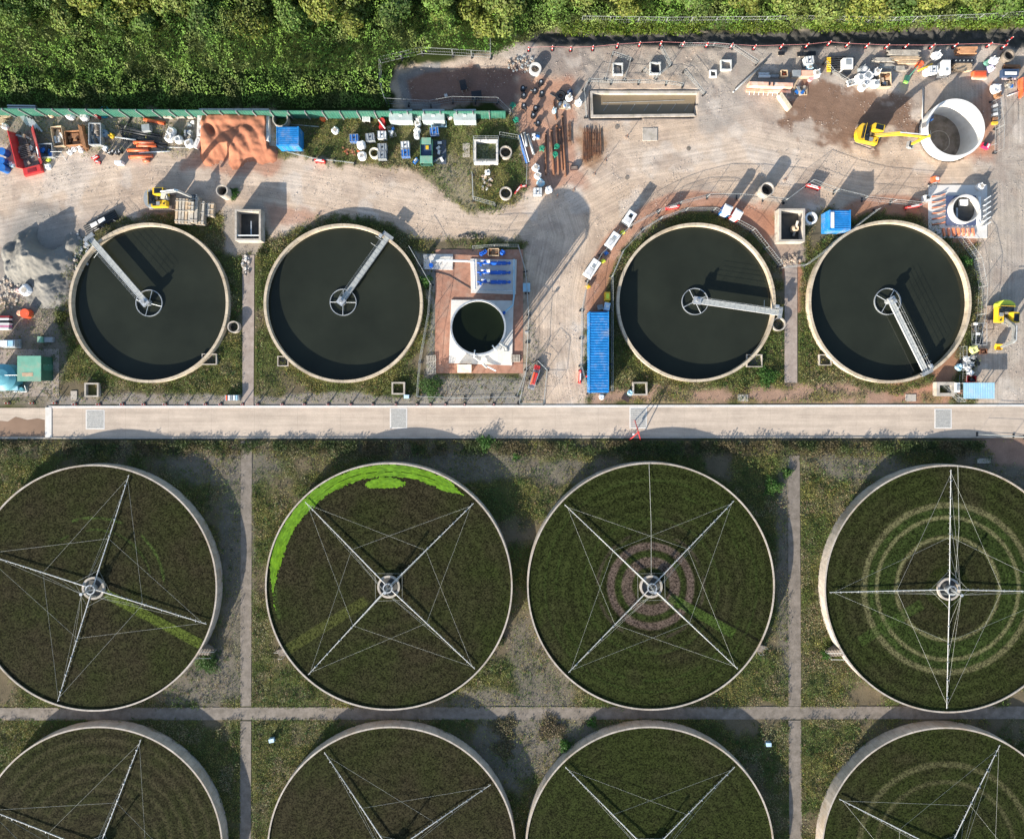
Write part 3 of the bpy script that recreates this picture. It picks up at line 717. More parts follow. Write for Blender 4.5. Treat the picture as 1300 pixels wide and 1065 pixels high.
# ------------------------------------------------------------------ hoarding along the wood
h = thing('green_hoarding', 'long green sheet hoarding separating the site from the brambles', 'hoarding', (0, 0, 0))
pts = [(-60, 148), (0, 147.6), (330, 150.5), (480, 151), (642, 151)]
for i in range(len(pts)-1):
    a0, a1 = Vector(P(*pts[i])), Vector(P(*pts[i+1])); dd = a1-a0; L = dd.length; n = max(1, round(L/2.3)); ang = atan2(dd.y, dd.x)
    for k in range(n):
        p0 = a0+dd*(k/n); p1 = a0+dd*((k+1)/n); m_ = (p0+p1)/2
        b = MB(); b.box((0, 0, .05), (L/n-.02, .05, 2.55), green)
        for q in range(6): b.box((-(L/n)/2+.2+q*.38, -.04, .05), (.09, .03, 2.5), green)
        b.box((0, 0, 2.6), (L/n, .10, .06), green); b.build('panel', h, m_, ang)
        b = MB(); b.box((0, 0, 0), (.13, .24, 2.75), steel); b.box((0, .55, 0), (.09, 1.1, .09), steel); b.tube([(0, .1, 2.2), (0, 1.1, .1)], .05, steel)
        b.build('post', h, p0+Vector((0, -.10 if k % 1 == 0 else 0, 0)), ang)

# ------------------------------------------------------------------ vegetation
def crown_colours(zrel, base, n):
    k = rng.uniform(.7, 1.4, (n, 1)); return np.clip(np.array(base)*k*(1+rng.uniform(-.12, .12, (n, 3))), 0, .4)
TONE = [('olive green', (.115, .15, .035)), ('mid green', (.095, .155, .034)), ('yellow-green', (.145, .17, .034)), ('deep green', (.062, .105, .026)), ('brownish green', (.14, .13, .05))]
def tree(px_, py_, R, Ht, tone, label, group, cat='tree'):
    x, y, _ = G(px_, py_, Ht*.75); t = thing('tree', label, cat, (x, y, -.1), 0, group)
    b = MB(); b.tube([(0, 0, 0), (.1, .05, Ht*.35), (.05, .1, Ht*.75)], [.26, .2, .08], bark, 8)
    n = 3400; C = []; lobes = []
    for k in range(13):
        a_ = random.uniform(0, 2*pi); q = R*random.uniform(.15, .72); zz = Ht*random.uniform(.42, .88)-q*.25
        lobes.append((q*cos(a_), q*sin(a_), zz, R*random.uniform(.26, .46)))
        b.tube([(.05, .05, Ht*random.uniform(.25, .5)), (q*cos(a_)*.6, q*sin(a_)*.6, zz-.5), (q*cos(a_), q*sin(a_), zz)], [.11, .06, .03], bark, 5)
    lobes.append((0, 0, Ht*.85, R*.45)); b.build('trunk', t)
    ws = np.array([l[3]**2 for l in lobes]); ws = ws/ws.sum(); idx = rng.choice(len(lobes), n, p=ws); Lb = np.array(lobes)[idx]
    dv = rng.normal(size=(n, 3)); dv /= np.linalg.norm(dv, axis=1)[:, None]; rad = Lb[:, 3]*rng.uniform(.75, 1.08, n)*(1+.18*fbm(dv[:, 0]*3+px_, dv[:, 1]*3+dv[:, 2]*2, 1, 2, 3))
    C = Lb[:, :3]+dv*rad[:, None]*np.array((1, 1, .8))
    lobetone = rng.uniform(.75, 1.3, len(lobes))[idx][:, None]
    leaves('crown', C, rng.uniform(.22, .52, n), crown_colours(0, TONE[tone][1], n)*lobetone, t, .5, nrm0=dv+np.array((0, 0, .35)), spread=.45)
tr = random.Random(9); cnt = {}
rows = [('back', -38, 30, 46), ('middle', -6, 29, 46), ('front', 22, 24, 46)]
for nm, yy, k_, step in rows:
    q = 0
    for k in range(k_):
        x = -50+k*(1400/(k_-1))+tr.uniform(-12, 12)
        if nm == 'front' and x > 655: continue
        y = yy+tr.uniform(-9, 9)-(7 if x > 655 else 0)
        if nm == 'front' and 470 < x: y -= 4
        R = tr.uniform(2.2, 3.7); Ht = tr.uniform(4.5, 8.0) if nm != 'front' else tr.uniform(3.4, 5.6)
        if nm == 'front': R *= .85
        tn = tr.choice([0, 0, 1, 1, 2, 2, 3, 0, 1, 2] if x > 250 else [0, 1, 2, 1, 2, 0])
        tree(x, y, R, Ht, tn, f'{TONE[tn][0]} tree, {ORD[q]} from the left in the {nm} row of the northern wood', 'trees of the northern wood'); q += 1
# bramble thicket between wood and hoarding
def scatter(n, poly, wfun=None):
    xs = np.array([p[0] for p in poly]); ys = np.array([p[1] for p in poly]); out = []
    X_ = rng.uniform(xs.min(), xs.max(), n); Y_ = rng.uniform(ys.min(), ys.max(), n)
    k = polysd(X_, Y_, poly) > 0
    return X_[k], Y_[k]
def to_world(X_, Y_): return (X_-NX)*S, (NY-Y_)*S
sx, sy = scatter(210000, [(-80, -120), (1380, -120), (1380, 34), (690, 42), (632, 78), (560, 74), (505, 88), (495, 138), (-80, 143)])
def thick(X_, Y_):
    h_ = .2+7.5*fbm(X_, Y_, .03, 4, 71)**2.0*sst(146, 105, Y_)+1.3*fbm(X_, Y_, .09, 3, 72)*sst(148, 125, Y_)
    return np.where(X_ > 660, h_*.5*sst(38, 20, Y_)+.2, h_)
hgt = thick(sx, sy); gxn = (thick(sx+1.5, sy)-thick(sx-1.5, sy))/(3*S); gyn = -(thick(sx, sy+1.5)-thick(sx, sy-1.5))/(3*S)
tnrm = np.stack([-gxn, -gyn, np.full(len(sx), 1.1)], 1); tnrm /= np.linalg.norm(tnrm, axis=1)[:, None]
hz = hgt*rng.uniform(.82, 1.02, len(sx)); wx, wy = to_world(sx, sy)
tn = fbm(sx, sy, .025, 3, 73)[:, None]; tq = sst(.5, .66, fbm(sx, sy, .05, 4, 74))[:, None]
cc = (np.array((.078, .18, .030))*(1-tn)+np.array((.145, .215, .038))*tn); cc = cc*(1-tq*.5)+np.array((.16, .15, .06))*tq*.5
cc = cc*rng.uniform(.75, 1.25, (len(sx), 1))*(.55+.9*sst(.35, .65, fbm(sx, sy, .11, 4, 75)))[:, None]
tag(leaves('bramble_thicket', np.stack([wx, wy, hz], 1), rng.uniform(.14, .34, len(sx)), cc, None, .8, nrm0=tnrm, spread=.42), 'dense bramble and nettle thicket filling the ground behind the hoarding', kind='stuff')
# bright weeds on the verge beneath the wood
sx, sy = scatter(26000, [(700, 27), (1320, 20), (1320, 36), (1000, 42), (700, 46)]); wx, wy = to_world(sx, sy)
k = fbm(sx, sy, .05, 4, 15) > .42; sx, sy, wx, wy = sx[k], sy[k], wx[k], wy[k]
cc = np.array((.12, .17, .02))*rng.uniform(.5, 1.4, (len(sx), 1))*(1+rng.uniform(-.15, .15, (len(sx), 3)))
tag(leaves('verge_weeds', np.stack([wx, wy, rng.uniform(-.5, .5, len(sx))+.1], 1), rng.uniform(.12, .3, len(sx)), cc, None, .6), 'bright weeds along the dark bank below the wood', kind='stuff')
# rough grass across the works
def inside_clear(X_, Y_):
    k = np.ones(X_.shape, bool)
    for cx, cy, r in TANKS+[(a, b, r_-4) for a, b, r_ in BEDS]: 
        k &= np.hypot((X_-NX)-(cx-NX)*.988, (Y_-NY)-(cy-NY)*.985) > r*.985
    for a_, b_, c_, d_ in ((-200, 511, 1500, 559), (306, 556, 320, 1300), (1001.5, 575, 1016, 1300), (-200, 898.5, 1500, 911.5), (550, 315, 668, 478), (306, 322, 325, 516), (994, 326, 1014, 490), (296, 258, 333, 312), (986, 260, 1024, 310)):
        k &= ~((X_ > a_) & (X_ < c_) & (Y_ > b_) & (Y_ < d_))
    return k
gi = lambda X_, Y_: ggrass[(np.clip(np.round((Y_+130)/RES).astype(int), 0, nyn-1)*nxn+np.clip(np.round((X_+90)/RES).astype(int), 0, nxn-1))]
N = 1700000; sx = rng.uniform(-20, 1320, N); sy = rng.uniform(140, 1085, N)
gg = gi(sx, sy); k = inside_clear(sx, sy) & (rng.random(N) < (.12*(gg > .02)+gg)*(.45+.9*sst(.34, .56, fbm(sx, sy, .06, 4, 33)))); sx, sy = sx[k], sy[k]
wx, wy = to_world(sx, sy); n = len(sx)
q1 = sst(.40, .62, fbm(sx, sy, .03, 4, 34))[:, None]; q2 = sst(.52, .66, fbm(sx, sy, .045, 4, 35))[:, None]
cc = np.array((.088, .125, .030))*(1-q1)+np.array((.185, .175, .050))*q1; cc = cc*(1-q2*.75)+np.array((.26, .22, .13))*q2*.75
cc = cc*rng.uniform(.45, 1.6, (n, 1))*(1+rng.uniform(-.22, .22, (n, 3))); tall = sst(.45, .7, fbm(sx, sy, .08, 3, 36))
tag(leaves('grass', np.stack([wx, wy, .03+rng.random(n)*(.10+.45*tall)], 1), rng.uniform(.08, .26, n), cc, None, .35, aspect=.4), 'rough summer grass between the tanks', kind='stuff')
print('grass', n)
# taller weed clumps standing through the grass
N = 26000; kx = rng.uniform(-85, 1385, N); ky = rng.uniform(140, 1245, N)
k = inside_clear(kx, ky) & (rng.random(N) < (.10+gi(kx, ky))*(.1+1.3*sst(.42, .6, fbm(kx, ky, .035, 4, 53)))*(gi(kx, ky) > .03)); kx, ky = kx[k], ky[k]
nl = 16; rr_ = np.repeat(rng.uniform(.12, .42, len(kx)), nl); sx = np.repeat(kx, nl); sy = np.repeat(ky, nl); wx, wy = to_world(sx, sy); n = len(sx)
an_ = rng.uniform(0, 2*pi, n); q_ = np.sqrt(rng.random(n))*rr_
kind = np.repeat(rng.random(len(kx)), nl)[:, None]; kb = np.repeat(rng.uniform(.6, 1.4, len(kx)), nl)[:, None]
cc = np.where(kind < .45, np.array((.055, .105, .025)), np.where(kind < .75, np.array((.14, .15, .04)), np.array((.17, .125, .07))))*kb*rng.uniform(.7, 1.3, (n, 1))
tag(leaves('weed_clumps', np.stack([wx+q_*np.cos(an_), wy+q_*np.sin(an_), .05+rng.random(n)*rr_*1.7*(1-q_/rr_*.5)], 1), rng.uniform(.09, .22, n), cc, None, .4), 'tall weed clumps standing in the rough grass', kind='stuff')
# loose stones on the yard
N = 60000; sx = rng.uniform(-85, 1385, N); sy = rng.uniform(60, 515, N); k = inside_clear(sx, sy)
yi = yardw[(np.clip(np.round((sy+130)/RES).astype(int), 0, nyn-1)*nxn+np.clip(np.round((sx+90)/RES).astype(int), 0, nxn-1))]
k &= (yi > .3) & (fbm(sx, sy, .05, 4, 301) > .53) & ~((sx > 745) & (sx < 892) & (sy > 110) & (sy < 152)) & (np.hypot(sx-1208, sy-166) > 42)
sx, sy = sx[k], sy[k]; wx, wy = to_world(sx, sy); n = len(sx)
cc = np.array((.34, .29, .25))*rng.uniform(.45, 1.7, (n, 1))
tag(leaves('loose_stones', np.stack([wx, wy, np.full(n, .06)], 1), rng.uniform(.05, .16, n), cc, None, .9, mat=heapm, aspect=.8), 'loose stones strewn over the dusty yard', kind='stuff')
# low scrub strip along the south kerb
N = 60000; sx = rng.uniform(-85, 1250, N); sy = 566+rng.normal(0, 6.5, N)
k = (sy > 559) & (fbm(sx, sy, .05, 4, 37) > .40); sx, sy = sx[k], sy[k]; wx, wy = to_world(sx, sy); n = len(sx)
q1 = sst(.4, .65, fbm(sx, sy, .04, 3, 38))[:, None]
cc = (np.array((.05, .075, .022))*(1-q1)+np.array((.11, .09, .045))*q1)*rng.uniform(.5, 1.4, (n, 1))
tag(leaves('roadside_scrub', np.stack([wx, wy, rng.random(n)*(.15+.9*fbm(sx, sy, .1, 3, 39))], 1), rng.uniform(.1, .26, n), cc, None, .4), 'dark straggling scrub along the south side of the road', kind='stuff')
def bush(px_, py_, R, h, c, label, cat='bush'):
    x, y, _ = G(px_, py_, h*.6); t = thing('bush', label, cat, (x, y, 0)); n = int(700*R*R)+150
    b = MB()
    for k in range(6):
        a_ = k*1.05; b.tube([(0, 0, 0), (R*.5*cos(a_), R*.5*sin(a_), h*.7)], [.04, .015], bark, 5)
    b.build('stems', t)
    dv = rng.normal(size=(n, 3)); dv /= np.linalg.norm(dv, axis=1)[:, None]; dv[:, 2] = np.abs(dv[:, 2])
    ang = np.arctan2(dv[:, 1], dv[:, 0]); lob = 1+.28*np.sin(ang*3+px_)+.15*np.sin(ang*7)
    C = dv*rng.uniform(.35, 1.0, n)[:, None]*np.array((R, R, h))*np.stack([lob, lob, np.ones(n)], 1)
    leaves('foliage', C, rng.uniform(.10, .26, n), crown_colours(0, c, n), t, .4)
GRN = (.05, .12, .022)
for a in ((546, 491, 1.7, 1.9, (.05, .10, .025), 'dark green bush in the corner of the pump compound'),
          (616, 562, 1.2, 1.3, GRN, 'bright green bush just south of the road'),
          (655, 580, .6, .6, GRN, 'small bright shrub left of the brown-ringed filter bed'),
          (262, 842, 1.7, 1.2, (.055, .11, .025), 'green shrub beside the steps of the dark west filter bed'),
          (982, 618, 1.4, 1.0, (.06, .13, .025), 'bright shrub between the brown-ringed bed and the vertical path'),
          (1000, 600, 0.8, .7, (.06, .12, .025), 'small shrub close to the top of the east vertical path'),
          (718, 948, 1.0, 1.1, GRN, 'leafy green shrub north-west of the olive filter bed'),
          (752, 918, .8, .7, GRN, 'low green shrub on the path edge above the olive filter bed'),
          (1050, 832, .8, .7, GRN, 'green shrub left of the steps of the east filter bed'),
          (1227, 332, 1.0, 1.0, GRN, 'green shrub on the north-east rim of the east settling tank'),
          (540, 356, .9, 1.4, GRN, 'narrow green bush against the pump compound fence'),
          (634, 815, .9, .9, (.07, .08, .03), 'ragged shrub south-east of the bed with the algae arc'),
          (330, 322, .7, .8, (.06, .07, .02), 'small bush beside the west concrete chamber'),
          (295, 245, .9, .7, GRN, 'leafy weeds by the concrete ring north of the west chamber'),
          (975, 478, 1.6, .8, GRN, 'spreading green shrub beside the south-east rim of the tank next to the blue container'),
          (76, 402, 1.1, .9, (.07, .085, .02), 'scrubby bush west of the far west settling tank'),
          (640, 924, 1.9, .45, (.15, .13, .07), 'dry brown shrub on the path between the two middle beds'),
          (700, 925, 2.0, .5, (.16, .13, .075), 'dry brown shrub left of the leafy green one above the olive bed'),
          (640, 952, 1.6, .4, (.14, .12, .065), 'dead brown shrub lower down between the two bottom middle beds')): bush(*a)
# ------------------------------------------------------------------ site clutter
def one(b, name, label, cat, loc, rz=0, group=None):
    o = b.build(name, None, loc, rz); return tag(o, label, cat, group)
def R(d): return radians(d)
# concrete manhole rings
def cring(x, y, ro, h, label, m=conc, wall=.16, name='concrete_ring', extra=None, group='concrete manhole rings', z=0):
    l = G(x, y, h); t = thing(name, label, 'concrete ring', (l[0], l[1], z), 0, group)
    b = MB(); k = max(1, round(h/.75))
    for q in range(k): b.ring((0, 0), ro-(q % 2)*.015, ro-wall, q*h/k+.002, (q+1)*h/k, m, 32)
    b.build('ring', t); b = MB(); b.cyl((0, 0, .0), ro-wall-.01, .05, extra or darkhole, 24); b.build('floor', t); return t
cring(281.5, 242, .82, 1.9, 'tall concrete ring standing by the haul road east of the pallet pile')
cring(296, 415, .82, .9, 'concrete ring on the east edge of the far west settling tank')
cring(642, 193, .86, .9, 'concrete ring standing right of the square green-floored chamber')
cring(642, 245, .86, .9, 'concrete ring at the south corner of the weedy fenced plot')
cring(355.5, 151, 1.1, 1.2, 'wide concrete ring with green water beside the hoarding and the small blue container', extra=M('green_water', (.06, .075, .02), .2))
cring(974.5, 240, .95, 1.7, 'concrete ring standing outside the fence arc north of the gap between the east tanks')
cring(989, 411.5, .95, .7, 'concrete ring under the end of the scraper bridge at the east rim')
cring(679.5, 87, .85, .8, 'pale capped manhole ring on the rubble north of the red soil', concw, .3, extra=wood)
cring(475, 194, .72, .8, 'cream plastic ring in the grass of the storage strip', M('cream_ring', (.68, .64, .52), .6), .17, extra=M('weedy_fill', (.09, .08, .02), .9))
cring(1030, 277, .85, .9, 'white ring with a dark bore beside the east concrete chamber', white, .28)
cring(1281.5, 70, .8, .8, 'weathered ring with a dark bore in the far north-east corner', concd, .2)
# the big caisson and the smaller cast shaft
l = G(1213, 163, 1.5)
t = thing('caisson_shaft', 'big white concrete caisson ring sunk deep beside the yellow excavator', 'caisson', (l[0], l[1], 0))
b = MB(); b.ring((0, 0), 4.05, 3.72, -5.1, 1.5, M('new_white_concrete', (.72, .70, .66), .75, var=.06, scale=.6, dirt=(.5, .46, .4), dirtamt=.3), 96); b.build('wall', t)
b = MB(); b.cyl((0, 0, -3.3), 3.73, .1, concd, 48); b.build('floor', t)
b = MB()
for k in range(3): b.box((-1.6+k*.5,   .3, -3.2), (.12, 2.2, .12), steel)
b.box((-1.2, -.9, -3.2), (2.0, .15, .12), steel); b.ring((.6, -.2), 1.6, 1.5, -3.2, -3.12, conc, 32); b.build('floor_frame', t)
b = MB()
for k in (-.2, .2): b.tube([(-2.9, 1.2+k, -3.2), (-3.25, 1.35+k, 1.9)], .04, bluep)
for k in range(14): b.box((-2.92-.0235*k, 1.28, -2.9+k*.33), (.04, .4, .03), bluep)
b.build('ladder', t)
l = G(1226.5, 265, 1.3)
t = thing('cast_shaft', 'smaller white shaft ring on a plinth with orange starter bars', 'shaft', (l[0], l[1], 0))
b = MB(); b.ring((0, 0), 1.95, 1.78, .3, 1.3, concw, 64); b.build('wall', t)
b = MB(); b.box((0, 0, 0), (4.1, 4.1, .3), M('blue_formwork', (.05, .07, .14), .5)); b.build('formwork', t); b = MB(); b.cyl((0, 0, .3), 1.8, .02, darkhole, 40); b.box((-.8, -.5, .32), (.25, 1.6, .3), steel); b.box((.1, 1.0, .32), (1.0, .8, .5), white); b.build('floor', t)
t = thing('shaft_apron', 'white concrete blinding slab with rows of orange starter bars around the smaller shaft', 'slab', (l[0], l[1], 0))
b = MB(); b.box((-.35, -.1, -.05), (8.2, 7.4, .14), concw); b.build('slab', t)
obar = M('orange_shutter', (.70, .22, .10), .7, dirt=(.6, .5, .45), dirtamt=.6)
for k in range(6):
    b = MB(); b.tube([(-4.0, -1.9+k*.78, .12), (-3.0, -1.85+k*.78, .3), (-2.3, -1.6+k*.78, .45)], .06, obar); b.tube([(-4.0, -2.05+k*.78, .1), (-2.3, -1.75+k*.78, .3)], .06, rust); b.build('starter_bar', t)
for k in range(7):
    b = MB(); b.box((-2.4+k*.68, -3.0, .09), (.25, 1.1, .28), obar, .15); b.build('starter_bar', t)
for k in range(6):
    b = MB(); b.box((3.35, -2.0+k*.72, .09), (1.0, .12, .75), white, .6); b.build('shutter_panel', t)
b = MB(); b.box((2.3, -.1, .09), (.35, 3.8, .6), white); b.build('kerb_beam', t)
# silt basin
bp = [(749, 116), (888, 116), (883, 148), (750, 150)]
t = thing('silt_basin', 'long rectangular concrete basin holding brown silty water', 'basin', (0, 0, 0))
pw = pxpoly(bp); b = MB(); n = 4
inn = pxpoly([(752, 119), (885, 119), (880, 145), (753, 146.5)])
for i in range(4):
    j = (i+1) % 4; q = [pw[i], pw[j], inn[j], inn[i]]
    if i == 1: continue
    b.prism(q[::-1], -1.0, .12, conc)
b.build('wall', t)
b = MB(); b.prism(inn[::-1], -1.0, -.55, basinm); b.build('silt', t)
b = MB()
for k in range(7):
    x_ = inn[0][0]+1.6+k*1.9; b.tube([(x_, inn[3][1]+.8, -.53), (x_+.7, inn[0][1]-1.2, -.53)], .035, steel, 4)
b.tube([(inn[0][0]+1.5, inn[0][1]-1.1, -.53), (inn[0][0]+13, inn[0][1]-.7, -.53)], .03, steel, 4); b.build('pipework', t)
# concrete chambers
def chamber(x0, y0, x1, y1, h, label, fl_=None, wall=.22, beam=0, group='open concrete chambers', m=conc, name='concrete_chamber'):
    a, c = G(x0, y0, h), G(x1, y1, h); cx, cy = (a[0]+c[0])/2, (a[1]+c[1])/2; w_, d_ = abs(c[0]-a[0]), abs(a[1]-c[1])
    t = thing(name, label, 'chamber', (cx, cy, 0), 0, group); b = MB()
    b.box((0, d_/2-wall/2, 0), (w_, wall, h), m); b.box((0, -d_/2+wall/2, 0), (w_, wall, h), m)
    for s_ in (-1, 1): b.box((s_*(w_/2-wall/2), 0, 0), (wall, d_-2*wall, h), m)
    b.build('wall', t); b = MB(); b.box((0, 0, -.02), (w_-2*wall, d_-2*wall, .08), fl_ or waterm); b.build('floor', t)
    if beam:
        b = MB(); b.box((0, -d_*.33, h-.3), (w_-2*wall, .14, .2), white); b.box((w_*.08, -d_*.1, h-.6), (.14, d_*.5, .14), galv); b.build('beam', t)
    return t
chamber(298, 266, 331, 305.5, 1.7, 'tall open concrete chamber with a white beam between the two west tanks', darkhole, .26, 1)
chamber(989, 265, 1022, 307, 1.6, 'tall open concrete chamber standing between the two east tanks', darkhole, .30)
b = MB(); l = P(1006, 292); b.bag((0, 0, 0), .9, 1.3, wood, 3); b.tube([(0, -.9, .3), (.1, .9, 1.5)], .18, conc, 8); one(b, 'concrete_offcut', 'pale lump of concrete lying inside the east chamber', 'concrete', (l[0], l[1], .06))
chamber(107, 486, 125, 504, .6, 'small square open chamber south of the far west tank', greenk and M('weedy_fill', (.03, .04, .015)))
chamber(497, 485, 514, 501, .6, 'small square open chamber south of the tank left of the small tall tank', M('weedy_fill', (.03, .04, .015)))
chamber(803, 485, 822, 502, .6, 'small square open chamber right of the long blue container', M('weedy_fill', (.03, .04, .015)))
chamber(1189, 485, 1212, 503, .9, 'square open chamber left of the pale blue sheeted roof', M('weedy_fill', (.03, .04, .015)), .45)
chamber(256, 449, 275, 463, .5, 'small outlet box on the south-east rim of the far west tank', darkhole, .12)
chamber(352, 452, 366, 465, .5, 'small outlet box on the south-west rim of the second west tank', darkhole, .12)
chamber(948, 450, 968, 466, .5, 'small outlet box on the south-east rim of the tank next to the blue container', darkhole, .12)
chamber(1040, 450, 1056, 464, .5, 'small outlet box on the south-west rim of the east end tank', darkhole, .12)
chamber(602, 177, 632, 207, 1.1, 'square pale chamber with a green bottom inside a handrail', M('green_slab', (.12, .15, .09), .8, var=.4), .25, m=concw)
chamber(778, 80, 791, 95, .5, 'left one of two matching square manholes with black covers in the grey stone', blackp, .16, m=M('pale_frame', (.5, .5, .47)))
chamber(825, 79, 839, 94, .5, 'right one of two matching square manholes with black covers in the grey stone', blackp, .16, m=MATS['pale_frame'])
chamber(915, 76, 929, 89, .5, 'square manhole with a pale frame east of the basin', greym, .16, m=MATS['pale_frame'])
chamber(901, 89, 910, 98, .4, 'tiny white-framed manhole left of the square one', darkhole, .16, m=white)
# flat plates and gratings in the road
grate = M('steel_grating', (.42, .40, .36), .7, .1, var=.25, scale=6)
for (x0, y0, x1, y1), lb in (((109, 520, 133, 545), 'square grating in the road near its west end'), ((495, 518, 517, 544), 'square grating in the road below the tank left of the small tall tank'),
                             ((799, 517, 821, 544), 'square grating in the road by the red tripod'), ((1186, 519, 1208, 544), 'square grating in the road near its east end')):
    a, c = P(x0, y0), P(x1, y1); b = MB(); w_, d_ = c[0]-a[0], a[1]-c[1]
    b.box((0, 0, 0), (w_, d_, .012), concw); b.box((0, 0, .012), (w_-.3, d_-.3, .01), grate)
    for k in range(9): b.box((0, -d_/2+.3+k*(d_-.6)/8, .022), (w_-.4, .05, .012), steel)
    one(b, 'road_grating', lb, 'grating', ((a[0]+c[0])/2, (a[1]+c[1])/2, .032), 0, 'gratings set in the road')
for x, y, w_, d_, lb in ((94, 502, .9, 1.3, 'flat concrete cover right of the green kiosk'), (943, 505, 1.5, 1.0, 'flat grey cover left of centre in the red verge north of the road'), (1156, 505, 1.5, 1.0, 'flat grey cover in the red verge near the east end tank'),
                         (592, 191, 1.0, 2.0, 'pale concrete slab left of the green-floored chamber'), (825, 171, 2.1, 1.8, 'faint grey patch slab in the yard below the basin'), (1249, 585, 1.9, .7, 'grey trough in the shade north of the east filter bed')):
    b = MB(); b.box((0, 0, 0), (w_, d_, .07), conc, taper=.97); one(b, 'cover_slab', lb, 'slab', P(x, y))
for x, y, lb in ((783, 162, 'dark round cover in the yard just below the basin'), (796, 226, 'dark round cover in the yard near the middle of the haul road'), (874, 189, 'small rusty cover in the yard right of centre')):
    b = MB(); b.cyl((0, 0, .01), .30, .04, concd, 16); one(b, 'drain_cover', lb, 'cover', P(x, y))

# ---- containers
def container(x0, y0, x1, y1, h, label, nrib, stripe=False, group=None):
    a, c = G(x0, y0, h), G(x1, y1, h); w_, d_ = c[0]-a[0], a[1]-c[1]; t = thing('shipping_container', label, 'container', ((a[0]+c[0])/2, (a[1]+c[1])/2, 0), 0, group)
    b = MB(); b.box((0, 0, .12), (w_, d_, h-.17), bluec)
    for k in range(nrib): b.box((0, -d_/2+.2+k*(d_-.4)/(nrib-1), h-.05), (w_-.2, (d_-.4)/nrib*.5, .05), bluec, taper=.95)
    for sx_ in (-1, 1):
        for k in range(nrib): b.box((sx_*(w_/2+.02), -d_/2+.2+k*(d_-.4)/(nrib-1), .3), (.04, (d_-.4)/nrib*.5, h-.6), bluec)
    b.build('body', t); b = MB()
    for sx_ in (-1, 1):
        b.box((sx_*(w_/2-.06), 0, h-.06), (.12, d_+.02, .09), bluec); b.box((sx_*(w_/2-.06), 0, .02), (.14, d_+.04, .14), bluec)
        for sy_ in (-1, 1): b.box((sx_*(w_/2-.07), sy_*(d_/2-.07), 0), (.17, .17, h+.05), bluec)
    b.build('frame', t); b = MB()
    for s_ in (-1, 1):
        b.box((s_*w_*.24, -d_/2-.03, .2), (w_*.46, .05, h-.35), bluec)
        for q in (-.12, .12): b.tube([(s_*w_*.24+q, -d_/2-.08, .25), (s_*w_*.24+q, -d_/2-.08, h-.25)], .025, galv)
    b.build('doors', t)
    if stripe: b = MB(); b.box((-w_*.36, .0, h+.002), (w_*.16, d_*.8, .04), white); b.build('roof_board', t)
    return t
container(748, 396, 773, 498, 2.6, 'long blue shipping container beside the road junction', 30)
container(1053, 267, 1080, 292, 2.5, 'short blue container with a white board on its roof by the east end tank', 9, True)
container(351, 161, 379, 185, 2.4, 'short blue container next to the red sand bay', 9)

# ---- grey cabinets along the hoarding
for x0, x1, lb in ((494, 523, 'leftmost of three long pale grey cabinets against the hoarding'), (536, 564, 'middle one of three long pale grey cabinets against the hoarding'), (576, 604, 'rightmost of three long pale grey cabinets against the hoarding')):
    a, c = G(x0, 139, 1.9), G(x1, 153, 1.9); w_, d_ = c[0]-a[0], a[1]-c[1]
    t = thing('storage_cabinet', lb, 'cabinet', ((a[0]+c[0])/2, (a[1]+c[1])/2, 0), 0, 'pale cabinets by the hoarding')
    b = MB(); b.box((0, 0, .1), (w_, d_, 1.75), cabg); b.box((0, 0, 0), (w_-.3, d_-.3, .1), steel); b.build('body', t)
    b = MB(); b.box((0, 0, 1.85), (w_+.06, d_+.06, .07), cabg, taper=.97); b.box((0, -.1, 1.92), (.45, .2, .06), white); b.build('lid', t)
    for s_ in (-1, 1):
        q = MB(); q.box((s_*w_*.24, -d_/2-.015, .2), (w_*.45, .03, 1.5), cabg); q.box((s_*.12, -d_/2-.045, .9), (.05, .03, .3), steel); q.build('door', t)

# ---- bags, pallets, crates, drums
def bagat(x, y, w_, h, label, m=bagm, open_=True, cat='bulk bag', z=0, group='bulk bags', seed=None):
    l = G(x, y, h+z); sd = int(x*7+y) if seed is None else seed; b = MB(); b.bag((0, 0, 0), w_, h, m, sd)
    for k in range(4): a_ = pi/4+k*pi/2; q = w_*.42; b.tube([(q*cos(a_)-.12, q*sin(a_), h*.9), (q*cos(a_), q*sin(a_), h+.22), (q*cos(a_)+.12, q*sin(a_), h*.9)], .03, m, 4)
    if open_:
        b.cyl((0, 0, h*.93), w_*.26, .06, [MATS['concrete'], greym, MATS['pale_concrete'], woodg, white][sd % 5], 9)
    return one(b, 'bulk_bag', label, cat, (l[0], l[1], z), (sd % 7)*.2, group)
def pallet_into(b, z, L=1.2, W_=1.0, m=wood):
    for k in (-1, 0, 1): b.box((0, k*(W_/2-.05), z), (L, .10, .10), m)
    for k in range(6): b.box((-L/2+.06+k*(L-.12)/5, 0, z+.10), (.13, W_, .025), m)
def pallet(x, y, n, label, rz=0, load=None, lh=.6, m=wood, lm=None, L=1.2, W_=1.0, cat='pallet', name='pallet'):
    h = n*.13+(lh if load else 0); l = G(x, y, h); t = thing(name, label, cat, l, rz)
    b = MB()
    for k in range(n): pallet_into(b, k*.13, L, W_, m)
    b.build('base', t)
    if load: b = MB(); load(b, n*.13, lh, L, W_, lm or white); b.build('load', t)
    return t
def l_box(b, z, h, L, W_, m): b.box((0, 0, z), (L*.92, W_*.92, h), m, taper=.97)
def l_bricks(b, z, h, L, W_, m):
    for i in range(3):
        for j in range(2): b.box((-L*.31+i*L*.31, -W_*.24+j*W_*.48, z), (L*.29, W_*.45, h*random.uniform(.7, 1)), m)
